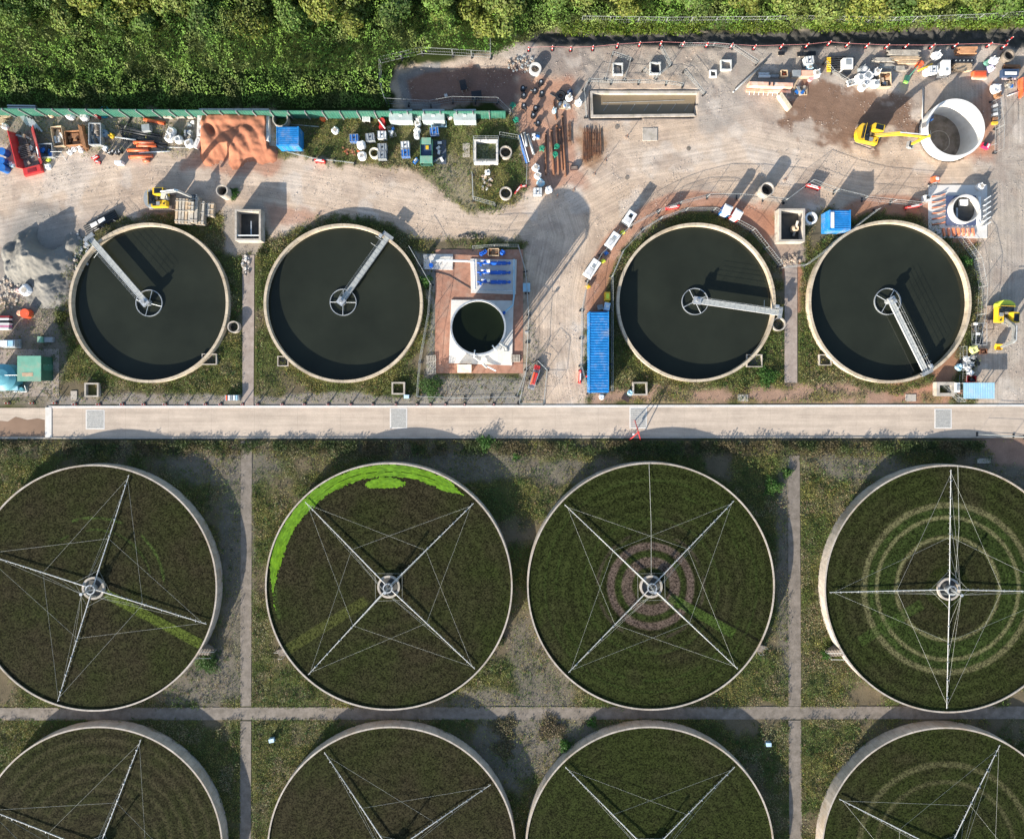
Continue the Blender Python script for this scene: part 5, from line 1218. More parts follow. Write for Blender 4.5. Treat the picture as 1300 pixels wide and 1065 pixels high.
# steel pipes and fittings
for k, (x0, y0, x1, y1, r_) in enumerate(((693, 168, 693, 222, .13), (700, 164, 703, 222, .16), (707, 158, 709, 222, .14), (711, 163, 714, 217, .13), (714, 145, 718, 224, .14), (670, 170, 678, 196, .2), (666, 168, 669, 186, .2), (703, 128, 706, 152, .1))):
    lpipe(x0, y0, x1, y1, r_, f'rusty steel pipe beside the weedy plot, {ORD[k]} counted from the centre of the row', rust if k not in (5, 6) else steel, group='rusty steel pipes')
fit = [(664, 112), (665, 121), (679, 115), (688, 118), (665, 134), (680, 137), (677, 146), (683, 156), (687, 104)]
for k, (x, y) in enumerate(fit):
    b = MB(); b.cyl((0, 0, 0), .38, .12, blackp, 14); b.cyl((0, 0, .12), .24, .45, blackp, 12); b.cyl((0, 0, .57), .36, .08, blackp, 14); b.tube([(0, 0, .35), (.6, .15, .35)], .18, blackp, 8); b.cyl((0, 0, .65), .14, .08, galv, 8)
    one(b, 'pipe_fitting', f'black flanged pipe fitting on the red soil, {ORD[k]} of nine going down', 'pipe fitting', G(x, y, .6), k*1.3, 'black flanged fittings')
for k, (x, y) in enumerate(((651, 133), (688, 188), (705, 196), (707, 186), (655, 152))):
    b = MB(); m_ = M('green_valve', (.02, .26, .15), .5)
    for q in range(4): b.tube([(.4*cos(q*1.57), .4*sin(q*1.57), .1), (0, 0, .4)], .09, m_, 6)
    b.cyl((0, 0, .3), .22, .25, m_, 10); b.ring((0, 0), .36, .28, .55, .62, m_, 16); one(b, 'green_valve', f'green valve with a handwheel among the pipes, {ORD[k]} of five', 'valve', G(x, y, .6), k*.7, 'green valves')
for y, x, w_, lb in ((212, 680.5, 1.0, 'top one of the column of white bags at the foot of the pipes'), (222, 683, .95, 'middle one of the column of white bags at the foot of the pipes')): bagat(x, y, w_, .8, lb)
bagat(686.5, 231.5, 1.05, .7, 'blue-grey bag at the foot of the column of white bags', blue2); ibc(682.5, 243, 'white caged tank by the haul road bend, left of two', white, 0); bagat(697, 240, .95, .9, 'square white bag right of the caged tank at the haul road bend', bagm, False)
b = MB(); b.ring((0, 0), .72, .28, .0, .42, blackp, 24); b.ring((0, 0), .55, .5, .42, .5, rubber, 24); b.tube([(-.7, -.1, .1), (-1.5, .4, .06)], .08, blackp); one(b, 'cable_reel', 'black coil of ducting on the grey stone left of the basin', 'coil', G(712, 121, .5))
bagat(723, 122.5, .9, 1.0, 'white bag right of the black coil'); bagat(735, 129, .9, .9, 'tilted white bag against the left end of the basin'); pallet(714, 132, 1, 'yellow-white pallet load below the black coil', 0, l_mixed, .4, wood, lime); pallet(721, 134, 1, 'grey pallet load right of the yellow-white one', .2, l_mixed, .4, woodg, greym, L=.8, W_=.8)
bagat(704, 139, .6, 1.0, 'narrow bluish bag left of the yellow-white pallet', blue2); bagat(724, 116, .7, .6, 'navy sack behind the white bag right of the coil', MATS['navy'], False, 'sack')
pallet(680, 172, 1, 'pallet of white and orange fittings above the steel pipes', .1, l_mixed, .4, woodg, orange)
# rebar mats
def rebar(x, y, w_, d_, label, rz=0, n=12, m=rust):
    b = MB()
    for k in range(n): b.tube([(-w_/2+k*w_/(n-1), -d_/2+random.uniform(-.3, .3), .1+random.uniform(0, .12)), (-w_/2+k*w_/(n-1)+random.uniform(-.15, .15), d_/2+random.uniform(-.3, .3), .1+random.uniform(0, .12))], .035, m, 5)
    for k in range(4): b.tube([(-w_/2, -d_*.36+k*d_*.24, .05), (w_/2, -d_*.36+k*d_*.24, .05)], .035, m, 5)
    return one(b, 'rebar_bundle', label, 'rebar', P(x, y), rz, 'rusty rebar bundles')
rebar(745, 185, 1.1, 4.6, 'left half of the spread of rusty reinforcing bars below the basin', 0, 14); rebar(757, 182, 1.3, 3.6, 'right half of the spread of rusty reinforcing bars below the basin', 0, 12); rebar(723, 170, .5, 2.9, 'narrow bundle of rusty bars right of the steel pipes', 0, 6)
b = MB(); b.box((0, 0, 0), (1.1, .55, .35), M('burnt_metal', (.05, .03, .03), .8)); b.box((0, 0, .35), (.9, .35, .12), mudm); b.tube([(-.5, .3, .2), (-.9, .9, .05)], .04, rust); one(b, 'digger_bucket', 'dark maroon metal bucket lying right of the pipe ends', 'bucket', G(729, 213, .4), .05)
def dust_stick(x, y, dx, dy, label):
    a = P(x, y); b = MB(); b.tube([(0, 0, .0), (.1, .12, 1.1)], .04, rust, 5); b.box((0, 0, 0), (.35, .35, .08), MATS['clod'], .4); return one(b, 'survey_stake', label, 'stake', a, 0, 'short stakes in the yard')
for x, y, lb in ((768, 205, 'stake right of the rusty bars'), (754, 222, 'stake below the rusty bars'), (728, 242, 'stake with a white cap near the road bend'), (795, 175, 'stub stake in the yard below the basin'), (707, 250, 'pink-topped stake at the edge of the tall tank shadow'), (996, 229, 'stake between the concrete ring and the fence arc')): dust_stick(x, y, 0, 0, lb)

# ---- fences of mesh panels
def meshfence(pts, label, h=1.9, tilt=0, dense=.32):
    t = thing('mesh_fence', label, 'fence', (*P(*pts[0])[:2], 0), 0, 'temporary mesh fences'); o = Vector(P(*pts[0]))
    for i in range(len(pts)-1):
        a, c = Vector(P(*pts[i]))-o, Vector(P(*pts[i+1]))-o; dv = c-a; L = dv.length; n = max(1, round(L/3.4)); w_ = L/n; ang = atan2(dv.y, dv.x)
        for k in range(n):
            b = MB(); x0_, x1_ = -w_/2+.05, w_/2-.05
            b.tube([(x0_, 0, .12), (x0_, 0, h)], .022, fencem, 5); b.tube([(x1_, 0, .12), (x1_, 0, h)], .022, fencem, 5)
            b.tube([(x0_, 0, h), (x1_, 0, h)], .022, fencem, 5); b.tube([(x0_, 0, .16), (x1_, 0, .16)], .022, fencem, 5); b.tube([(x0_, 0, h*.5), (x1_, 0, h*.5)], .013, fencem, 4)
            for q in range(1, int(w_/dense)): b.tube([(x0_+q*dense, 0, .16), (x0_+q*dense, 0, h)], .008, fencem, 3, False)
            b.build('panel', t, a+dv*((k+.5)/n), ang)
        for k in range(n+(i == len(pts)-2)):
            b = MB(); b.box((0, 0, 0), (.22, .62, .13), rubber, taper=.9); b.build('foot', t, a+dv*(k/n), ang)
meshfence([(623, 57), (623, 74), (575, 71), (536, 69), (484, 81), (485, 112), (491, 132), (547, 135), (575, 130), (632, 131), (648, 147)], 'mesh fence looping around the sunken brown strip behind the hoarding')
meshfence([(600, 223), (601, 254), (629, 262)], 'mesh fence on the south-west corner of the weedy plot')
meshfence([(668, 236), (669, 208), (658, 178), (634, 174)], 'mesh fence on the east side of the weedy plot')
meshfence([(747, 500), (737, 465), (738, 395), (745, 358), (762, 325), (800, 288), (835, 270), (862, 260), (897, 251), (935, 251), (968, 254), (994, 257)], 'long curved mesh fence round the outer edge of the tank by the long blue container')
meshfence([(776, 496), (776, 395), (776, 352), (790, 320), (815, 293), (838, 279), (870, 268), (905, 268), (953, 294), (988, 338)], 'inner mesh fence hugging the rim of the tank beside the long blue container')
meshfence([(994, 257), (1026, 233), (1058, 245), (1094, 254), (1130, 258), (1168, 262), (1180, 235)], 'mesh fence along the haul road north of the east end tank')
meshfence([(991, 341), (1020, 338), (1050, 315), (1085, 287), (1110, 268)], 'mesh fence from the path up to the short blue container beside the east end tank')
meshfence([(1213, 300), (1235, 330), (1242, 365), (1240, 400), (1232, 438)], 'mesh fence following the east rim of the east end tank')
meshfence([(1258, 130), (1263, 165), (1262, 195)], 'short mesh fence on the east side of the white caisson')
meshfence([(521, 315), (548, 362), (545, 400), (534, 460), (531, 503), (590, 505), (656, 503), (668, 470), (671, 400), (667, 345), (658, 314), (628, 314), (600, 316)], 'mesh fence around the pump compound of the small tall tank')
meshfence([(659, 512), (668, 470), (682, 458), (694, 470), (690, 512), (659, 512)], 'mesh fence cage around the red machine by the junction')
meshfence([(744, 150), (741, 116), (747, 104), (775, 106), (810, 106), (845, 107), (866, 110)], 'low mesh fence on the north and west of the silt basin', 1.1)
meshfence([(868, 92), (893, 121)], 'leaning mesh panels at the north-east corner of the silt basin', 1.0)
meshfence([(768, 102), (777, 70), (800, 78), (792, 103)], 'mesh guard around the left one of the two matching manholes', 1.1)
meshfence([(816, 90), (832, 101), (850, 85), (838, 62)], 'mesh guard around the right one of the two matching manholes', 1.1)
meshfence([(862, 60), (905, 59), (930, 62), (960, 82)], 'mesh fence curving above the square manhole east of the basin', 1.1)
meshfence([(365, 194), (398, 202), (450, 208)], 'low mesh fence between the storage strip and the haul road', .5)
meshfence([(1046, 81), (1056, 93), (1075, 105)], 'mesh panels below the orange trench box', .9)
meshfence([(1300, 555), (1286, 553), (1240, 551)], 'mesh fence near the east end of the road')
meshfence([(738, 28.5), (845, 30), (970, 29), (1010, 28), (1130, 30), (1240, 26), (1330, 20)], 'long mesh fence running along the foot of the wood', 1.6)
meshfence([(1193, 490), (1216, 510), (1218, 470), (1218, 440)], 'mesh fence left of the pale blue sheeted roof', 1.6)
for x, y, rz, L, lb in ((405, 203, -.1, 1.5, 'red barrier on the low fence above the haul road'), (855, 262, .15, 1.9, 'red barrier hung on the outer curve of the long curved fence'), (1034, 236, -.3, 2.0, 'red barrier on the fence north of the short blue container'), (1162, 261, .2, 2.2, 'red barrier on the fence near the smaller shaft')): roadbarrier(x, y, L, rz, lb, h=.9, w_=.4)
roadbarrier(737, 478, 1.9, R(88), 'upright red barrier left of the long blue container', h=1.0)
# handrail of green chamber
b = MB()
for zz in (.5, 1.1): b.tube([(-1.7, -1.6, 1.1+zz), (-1.7, 1.6, 1.1+zz), (1.7, 1.6, 1.1+zz), (1.7, -1.6, 1.1+zz), (-1.7, -1.6, 1.1+zz)], .025, galv, 5)
for u_, v_ in ((-1.7, -1.6), (-1.7, 0), (-1.7, 1.6), (0, 1.6), (1.7, 1.6), (1.7, 0), (1.7, -1.6), (0, -1.6)): b.tube([(u_, v_, 0), (u_, v_, 2.2)], .03, galv, 5)
one(b, 'guard_rail', 'galvanised guard rail around the green-floored chamber', 'railing', G(617, 191, 1.2))

# ---- marker posts
def post(x, y, label, group, h=.9):
    b = MB(); b.box((0, 0, 0), (.42, .42, .07), rubber); b.cyl((0, 0, .07), .09, h*.3, redp, 10, .085); b.cyl((0, 0, .07+h*.3), .085, h*.25, white, 10); b.cyl((0, 0, .07+h*.55), .085, h*.4, redp, 10, .07); b.cyl((0, 0, .07+h*.95), .05, .06, white, 8)
    return one(b, 'marker_post', label, 'marker post', P(x, y), 0, group)
for k, x in enumerate((12, 43, 72, 97, 127, 157, 184, 211, 238, 262, 281, 309, 328, 359, 387, 417, 446, 474, 503, 530, 547, 566, 590, 627)): post(x, 513 if x > 80 else 511.5, f'red and white marker post, {ORD[k]} from the left along the road verge', 'marker posts along the road')
TP = [(671, 65), (701, 64), (724, 65), (752, 64), (783, 61), (811, 59), (838, 58), (866, 59), (896, 60), (927, 61), (956, 63), (990, 62), (1022, 61), (1050, 58), (1073, 60), (1098, 61), (1123, 62), (1147, 62), (1180, 62), (1209, 61), (1252, 60), (1271, 62), (1278, 53)]
for k, (x, y) in enumerate(TP): post(x, y, f'red and white marker post, {ORD[k]} from the left along the northern bank', 'marker posts along the northern bank', 1.25)
b = MB(); b.tube([(*P(x, y)[:2], 1.0) for x, y in TP], .015, M('red_white_tape', (.6, .25, .25), .6), 4); one(b, 'warning_tape', 'red and white tape strung between the posts of the northern bank', 'tape', (0, 0, 0))

# ---- north-east materials
lpipe(931, 117, 974, 76, .12, 'long dark pole lying diagonally beside the orange trench box', steel, .2, group='odd pipes')
ob = thing('trench_box', 'long faded orange trench shield in the north-east store', 'trench shield', G(979, 109, 1.2), R(-2)); m_ = M('faded_orange', (.66, .36, .25), .7, dirt=(.7, .6, .5), dirtamt=.7)
b = MB(); b.box((0, .2, 0), (6.0, .55, 1.2), m_); b.build('side_panel', ob); b = MB(); b.box((0, -.35, 0), (6.2, .35, .3), m_); 
for k in range(9): b.tube([(-2.6+k*.65, -.5, .3), (-2.6+k*.65, -.9, .05)], .04, white, 4)
b.build('skirt', ob); b = MB(); b.box((-.3, .2, 1.2), (.12, .5, .12), blackp); b.box((.3, .2, 1.2), (.12, .5, .12), blackp); b.build('lifting_lugs', ob)
for (x, y, w_, d_, m_, lb) in ((970, 93, 1.5, .45, galv, 'upper grey-white pipe section above the orange shield'), (971, 96.5, 1.6, .4, white, 'lower white pipe section above the orange shield'), (984, 96, 1.2, .45, greym, 'grey pipe section right of the white ones')):
    b = MB(); b.tube([(-w_/2, 0, d_/2), (w_/2, 0, d_/2)], d_/2, m_, 12); b.ring((0, 0), .01, .005, 0, .01, m_, 4) if False else None; b.box((0, 0, 0), (w_*.6, d_*.7, .08), woodg); one(b, 'pipe_section', lb, 'pipe', G(x, y, d_))
crate(996, 93, .9, .9, .8, 'small open timber crate of red offcuts above the orange shield', wood, fill=[rust, woodb, orange]); b = MB(); b.box((0, 0, 0), (3.0, .9, .3), wood); b.box((-.9, 0, .3), (1.1, .85, .5), greym); b.box((.6, 0, .3), (1.7, .8, .45), M('salmon', (.68, .38, .27), .7)); one(b, 'bricks_pallet', 'long pallet load of salmon and grey bundles', 'pallet load', G(1020, 93, .8))
ibc(1028, 76, 'white caged tank near the northern bank posts', white, .1); bagat(1029, 85, .9, .7, 'blue-grey bag under the white caged tank', blue2); bagat(1038, 92, 1.1, .9, 'round white bag at the end of the salmon bundles'); drum(1030, 99.5, 'pink drum below the round white bag', M('pinkp', (.6, .32, .32), .6), .3, .6)
pallet(1018, 114, 1, 'grey and cream frame pallet right of the orange shield', 0, l_mixed, .3, wood, concw, L=1.8, W_=1.2); planks(997, 128, 2.6, .6, .9, R(-55), 'cream bundle of boards standing askew on the yard', M('cream_board', (.62, .53, .38), .8), 3, .05); planks(1010, 107, 2.0, .25, .2, R(65), 'mustard timber leaning beside the orange shield', wood, 2, .02)
panel(992, 68, .9, .5, .3, 'small black tray near the northern bank', blackp, name='tray', cat='tray'); panel(1024, 68.5, 2.6, .6, .4, 'long black liner pack near the northern bank', blackp, R(3), name='liner_pack', cat='liner')
b = MB(); 
for k in range(7): b.tube([(-.8, -1.0+k*.3, .2), (1.2, -.95+k*.3, .35)], .13, blackp, 8); b.tube([(-1.3, -1.0+k*.3, .2), (-.8, -1.0+k*.3, .2)], .14, yellow, 8)
one(b, 'strut_stack', 'black struts with yellow ends left of the white chest', 'struts', G(1063, 80, .5))
t = thing('site_generator', 'white and black site generator in the north-east store', 'generator', G(1077.5, 80, 1.3)); b = MB(); b.box((0, 0, .1), (1.4, 1.5, 1.1), white, taper=.95); b.build('body', t); b = MB(); b.box((.8, .1, .1), (.15, 1.6, 1.0), blackp); b.box((0, .1, 1.2), (.7, .7, .06), greym); b.build('grille', t); b = MB(); b.cyl((0, -.95, 0), .6, .9, blackp, 18); b.build('drum', t)
for k, (x, y, w_) in enumerate(((1098, 88, 1.4), (1103, 95, 1.5), (1094, 98, 1.3), (1115, 90, 1.0), (1113, 105, 1.1), (1097, 109, 1.0), (1104, 104, .9))): bagat(x, y, w_, .8+.1*(k % 3), f'white bulk bag in the north-east cluster, {ORD[k]} counted clockwise from the north', greym if k == 0 else bagm)
crate(1083, 104, 1.5, .8, .35, 'low white tray left of the bag cluster', white, rz=.3, fill=[greym, woodg]); crate(1124.5, 101, 1.6, 2.0, .8, 'open timber box right of the bag cluster', wood, fill=[woodb, wood, steel], rz=.05)
for x, y, L, W_, h, rz, lb, mm in ((1122, 76, 2.8, .6, .5, 0, 'short grey-topped timber stack above the open timber box', woodg), (1148, 67, 4.4, .8, .5, -.02, 'long weathered timber stack nearest the bank', woodg), (1150, 74, 4.6, .5, .5, .02, 'long cream timber stack second from the bank', wood), (1158, 79, 3.6, .4, .4, .03, 'thin cream timber stack third from the bank', wood), (1126, 84, 2.0, .7, .4, 0, 'dark-topped short timber stack above the open timber box', woodg), (1143, 87, 1.6, .7, .3, 0, 'low stack of grey boards below the long cream timber', woodg), (1228, 64, 2.6, 1.0, .7, 0, 'neat orange-brown timber pack near the bank', M('fresh_timber', (.55, .28, .14), .8)), (1223, 84, 2.4, 1.3, .6, 0, 'broad tan timber pack above the caisson', wood)): planks(x, y, L, W_, h, rz, lb, mm)
b = MB(); b.box((0, 0, 0), (.7, 1.0, .5), green, taper=.8); b.tube([(.1, .3, .3), (.4, 1.4, 1.5)], .10, green, 6); b.box((-.1, -.5, .2), (.5, .3, .3), M('green_yellow', (.25, .5, .1), .5)); one(b, 'green_pump', 'small green pump on the yard left of the white tubs', 'pump', G(1155, 98, .9), -.3)
drum(1169, 81, 'short orange drum above the white tubs', orange, .42, .7); lpipe(1166, 90, 1184, 81, .12, 'yellow pole across the white tubs', yellow, .5, group='odd pipes')
ibc(1186, 88, 'pale caged tank left of the upright white box', white, 0); bagat(1178, 91, 1.0, .6, 'pale sack left of the pale caged tank', bagm, False); b = MB(); b.box((0, 0, 0), (1.1, 1.9, 1.4), white, taper=.97); b.box((0, -.4, 1.4), (.3, .3, .05), greym); b.box((0, -.98, .3), (.6, .04, .7), galv); one(b, 'white_cabinet', 'tall upright white cabinet above the caisson', 'cabinet', G(1202, 85, 1.4))
bagat(1191.5, 69, 1.15, 1.0, 'square white bag in the shade near the bank'); b = MB(); b.box((0, 0, 0), (2.9, .5, .9), blackp); 
for k in range(5): b.cyl((-1.1+k*.55, 0, .9), .09, .08, greym, 8)
one(b, 'black_rack', 'black rack of grey knobs behind the broad tan timber pack', 'rack', G(1224, 77, .95))
b = MB(); b.box((0, 0, 0), (1.8, .85, .6), orange, taper=.96); b.box((0, 0, .6), (1.5, .4, .04), M('orange_red', (1, 1, 1))); one(b, 'orange_chest', 'orange-red chest above the caisson', 'chest', G(1244.5, 94, .6))
b = MB(); b.box((0, 0, 0), (2.0, .3, .4), MATS['faded_orange']); one(b, 'orange_beam', 'faded orange beam below the orange-red chest', 'beam', G(1244, 99, .4))
bagat(1264, 76, 1.1, .9, 'white bag with a tan top near the north-east ring'); bagat(1259, 86, .9, .7, 'white and violet sack below the tan-topped bag', M('violet_white', (.62, .55, .72), .8)); bagat(1254, 80, .9, .3, 'flat green sack left of the tan-topped bag', greenk, False)
t = thing('tool_trailer', 'navy trailer with a white lid at the right edge', 'trailer', G(1284, 92, 1.0)); b = MB(); b.box((0, 0, .3), (2.3, 1.0, .6), MATS['navy'], taper=.95); b.build('body', t); b = MB(); b.box((0, -.1, .9), (1.6, .4, .07), white); b.build('lid', t)
for s_ in (-1, 1): b = MB(); b.tube([(.2, s_*.55, .3), (.2, s_*.68, .3)], .3, rubber, 12); b.build('wheel', t)
planks(1287, 84, 2.2, .4, .5, 0, 'dark rusty timber above the navy trailer', woodb); bagat(1266, 112, 1.4, .6, 'flat white sack in front of the navy trailer', bagm, False); panel(1281, 99, 2.0, .5, .3, 'pink board below the navy trailer', MATS['pink_bag'], name='board', cat='board')
roadbarrier(1299, 105, 1.6, R(88), 'orange barrier at the right edge below the navy trailer', orange, orange, .8); roadbarrier(1299, 117, 1.2, R(88), 'second orange barrier at the right edge', orange, orange, .7); pallet(1284, 107, 1, 'dusty pallet of fittings by the right edge', .2, l_mixed, .3, woodg, wood); lpipe(1279, 122, 1297, 115, .06, 'thin white rod at the right edge', white, group='odd pipes')
bagat(1268, 120, 1.0, .5, 'brown hessian sack north of the caisson fence', woodb, False); b = MB()
for k in range(5): b.box((0, -1.2+k*.6, 0), (.7, .35, .4), [yellow, woodb, white, steel, concw][k], .1*k)
one(b, 'tool_row', 'row of mixed tools along the east side of the caisson', 'tools', G(1264, 145, .4)); b = MB(); b.box((0, 0, 0), (1.0, .7, .55), M('crimson', (.6, .02, .09), .5), taper=.9); b.box((-.3, 0, .55), (.4, .6, .12), blackp); b.box((.2, 0, .55), (.2, .5, .1), white); b.tube([(.5, .2, .4), (1.0, .6, .8)], .04, steel); one(b, 'compressor', 'crimson and black compressor right of the caisson', 'compressor', G(1254, 184, .7), -.4)
lpipe(1171, 175, 1172, 112, .09, 'long pale rod lying between the excavator arm and the caisson', concw, group='odd pipes')
for x, y, m_, lb in ((1190, 227, orange, 'orange drum box at the north-west corner of the smaller shaft slab'), (1178, 251, white, 'white and orange box on the fence left of the smaller shaft slab')):
    b = MB(); b.box((0, 0, 0), (.8, .8, .9), m_, taper=.9); b.box((0, 0, .9), (.4, .4, .1), blackp if m_ is white else white); b.box((0, -.42, .2), (.5, .04, .4), greym); one(b, 'equipment_box', lb, 'box', G(x, y, .9))
bagat(1247, 236, .9, .8, 'white bag at the north-east corner of the smaller shaft slab'); bagat(1021, 268, .7, .6, 'pink-white sack above the white ring', MATS['pink_sack'], False, 'sack')

# ---- portable toilets
for x, y, m_, rz, lb in ((924, 265.5, bluep, R(-25), 'portable toilet with a white roof and blue walls by the curved fence'), (937, 271.5, redp, R(-30), 'portable toilet with a white roof and red walls by the curved fence')):
    t = thing('portable_toilet', lb, 'toilet', G(x, y, 2.3), rz, 'portable toilets'); b = MB(); b.box((0, 0, 0), (1.1, 1.1, 2.1), m_); b.build('wall', t); b = MB(); b.box((0, 0, 2.1), (1.2, 1.2, .1), white); b.box((0, 0, 2.2), (1.0, 1.0, .16), white, taper=.75); b.build('roof', t)
    b = MB(); b.box((0, -.57, .1), (.75, .04, 1.85), white); b.build('door', t)
# ---- towable white units along the fence
for (x, y, L, W_, lb) in ((800, 275.5, 1.8, 1.3, 'white towable generator with a dark hatch, northernmost of three by the fence'), (778.5, 304, 2.2, 1.25, 'white towable generator, middle one of three by the fence'), (752.5, 340, 2.6, 1.3, 'white towable generator, southernmost of three by the fence')):
    t = thing('towable_generator', lb, 'generator', G(x, y, 1.9), R(56), 'white towable generators'); b = MB(); b.box((0, 0, .5), (L, W_, 1.3), white, taper=.94); b.build('body', t)
    b = MB(); b.box((.1*L, 0, 1.8), (.45, .5, .05), glass if L < 2 else greym); b.box((-.25*L, 0, 1.8), (.4*L, .8, .03), M('pale_grey', (.5, .5, .5), .6)); b.build('roof_hatch', t)
    b = MB(); b.box((0, 0, .35), (L*.95, W_*.8, .15), blackp); b.tube([(L/2, 0, .42), (L/2+1.0, 0, .42)], .05, steel); b.tube([(L/2+.8, 0, 0), (L/2+.8, 0, .6)], .04, steel); b.build('chassis', t)
    for s_ in (-1, 1): b = MB(); b.tube([(-.1, s_*(W_/2-.05), .32), (-.1, s_*(W_/2+.12), .32)], .32, rubber, 14); b.build('wheel', t)
for k, (x, y, m_, lb) in enumerate(((791, 294.5, lime, 'yellow fuel can beside the northernmost towable generator'), (766, 331, lime, 'yellow fuel can beside the southernmost towable generator'), (747, 363.5, yellow, 'yellow fuel can at the south end of the towable generators'), (770, 321, bluep, 'blue fuel can between the middle and southernmost generators'))):
    b = MB(); b.box((0, 0, 0), (.55, .5, .5), m_, taper=.85); b.box((0, 0, .5), (.25, .1, .1), m_); b.cyl((.18, .1, .5), .06, .08, blackp, 8); one(b, 'fuel_can', lb, 'fuel can', G(x, y, .5), .5)
b = MB(); b.box((0, 0, 0), (.75, 1.2, .9), yellow, taper=.96); b.box((0, -.95, 0), (.5, .5, .6), yellow); b.box((0, 0, .9), (.4, .7, .05), lime); one(b, 'yellow_tank', 'bright yellow tank north of the long blue container', 'tank', G(771.5, 376, .95)); b = MB(); b.box((0, 0, 0), (.8, 1.1, .9), M('pale_blue', (.45, .6, .75), .5), taper=.93); b.box((0, 0, .9), (.4, .4, .06), white); one(b, 'pale_blue_tank', 'pale blue tank between the yellow one and the long blue container', 'tank', G(771, 389, .9), -.2)
panel(762, 390, .8, .7, .3, 'dark mesh tray on the north end of the long blue container', steel, .2, 'tray', 'tray'); rubble(748, 475, 4, 8, 16, 'red hose heap left of the long blue container', m=[redp, darkred, white], smax=.4); bagat(764, 504, .7, .4, 'pale sack at the south end of the long blue container', bagm, False, 'sack')
bagat(800.5, 498.5, .75, .6, 'pale turquoise tub at the corner of the small chamber right of the blue container', blue2, False, 'tub'); panel(794, 506, 1.1, .6, .2, 'dark panel lying beside the pale turquoise tub', MATS['burnt_metal'], -.5, 'board', 'board')
# ---- red tripod
t = thing('lifting_tripod', 'red lifting tripod over the kerb beside the road grating', 'tripod', P(806, 547)); b = MB()
for a_ in (R(238), R(302), R(90)): b.tube([(0, 0, 2.7), (1.5*cos(a_), 1.5*sin(a_), 0)], .07, redp); 
b.build('legs', t); b = MB(); b.cyl((0, 0, 2.55), .16, .25, redp, 10); b.tube([(0, 0, 2.5), (0, 0, .5)], .02, wirem, 4); b.build('head', t); b = MB(); b.box((-.35, -.4, .9), (.28, .25, .35), white); b.build('winch', t)
for x, y, rz, lb in ((344.5, 940, .2, 'small light blue box in the grass left of the bottom bed under the algae one'), (976, 945, .0, 'small light blue box in the grass right of the olive bed'), (516, 503.5, 0, 'tiny white box on the small chamber near the pump compound')):
    b = MB(); b.box((0, 0, 0), (.75, .5, .55), blue2, taper=.9); b.box((0, 0, .55), (.7, .5, .06), M('pale_blue', (1, 1, 1))); b.box((0, -.26, .15), (.3, .03, .2), greym); one(b, 'control_box', lb, 'box', G(x, y, .55), rz)
b = MB(); b.box((0, 0, 0), (1.9, .75, .7), galv); 
for k in range(5): b.box((-.7+k*.35, 0, .7), (.2, .7, .05), [orange, white, steel, white, blue2][k])
one(b, 'parts_tray', 'tray of coloured parts on the gravel verge left of the west path', 'tray', G(294, 505, .7))

# ---- pump compound
b = MB(); b.prism([(x-0, y) for x, y in pxpoly([(597, 329), (656, 330), (655, 374), (598, 372)])][::-1], .02, .16, concw); o = b.build('pump_slab'); tag(o, 'white concrete slab carrying the blue pumps', 'slab')
b = MB(); b.prism(pxpoly([(538, 323), (575, 323), (575, 343), (538, 342)])[::-1], .02, .16, concw); o = b.build('valve_slab'); tag(o, 'small white slab at the north-west corner of the pump compound', 'slab')
bl = M('pump_blue', (.01, .09, .42), .35)
for k, y in enumerate((335, 347, 359)):
    l = P(634, y); t = thing('pump_set', ['north', 'middle', 'south'][k]+'ernmost of three blue pumps on the white slab' if k != 1 else 'middle one of three blue pumps on the white slab', 'pump', (l[0], l[1], .16), 0, 'blue pumps')
    b = MB(); b.tube([(-1.2, 0, .35), (.9, 0, .35)], .27, bl, 12); b.tube([(-.2, 0, .35), (.2, 0, .35)], .30, bl, 12); b.tube([(-.3, .25, .5), (.3, -.2, .5)], .06, white, 6); b.build('casing', t)
    b = MB(); b.box((-.2, 0, 0), (2.6, .5, .12), steel); b.build('base', t)
    b = MB(); b.tube([(-1.2, 0, .35), (-2.4, 0, .35)], .13, bl, 10); b.cyl((-2.0, .1, .3), .16, .6, bl, 10); b.ring((-2.0, .1), .24, .18, .9, .96, bl, 14); b.tube([(-2.5, .35, .3), (-1.8, .35, .3)], .16, white, 8); b.box((-1.5, .2, .2), (.4, .35, .5), white); b.box((-2.6, -.2, .1), (.3, .4, .4), bl); b.tube([(-3.1, .1, .3), (-2.4, .0, .35)], .12, bl, 8); b.build('inlet_valve', t)
    b = MB(); b.tube([(.9, 0, .35), (1.5, 0, .35)], .13, bl, 10); b.cyl((1.4, 0, .2), .2, .3, bl, 10); b.build('outlet', t)
pm = thing('manifold_pipes', 'white and blue manifold pipework linking the pumps to the small tall tank', 'pipework', (0, 0, 0))
def W3(x, y, z): a = P(x, y); return (a[0], a[1], z)
b = MB(); b.tube([W3(548, 333, .5), W3(560, 331, .55), W3(602, 333, .55)], .16, white, 8); b.tube([W3(602, 330, .5), W3(603, 368, .5)], .14, white, 8); b.tube([W3(611, 369, .4), W3(655, 370, .4)], .10, galv, 8); b.build('white_pipe', pm)
b = MB(); b.tube([W3(652.5, 330, .5), W3(652.5, 376, .5), W3(651, 388, .5), W3(641, 397, .9)], .12, blue2, 8); b.cyl(W3(640, 398, .3), .22, .9, bl, 10); b.cyl(W3(548, 338, .2), .3, .7, bl, 10); b.cyl(W3(541, 327, .16), .3, .8, steel, 12); b.build('blue_pipe', pm)
b = MB(); b.tube([W3(551, 345, .1), W3(570, 350, .06), W3(590, 362, .06), W3(606, 372, .1)], .05, blackp, 6); b.build('hose', pm)
for k in range(3): bagat(611+k*2.5, 322-k*1.5, .5, .6, f'blue valve crate on the north side of the pump slab, {ORD[k]} from the left', bl, False, 'valve', group='blue valves')
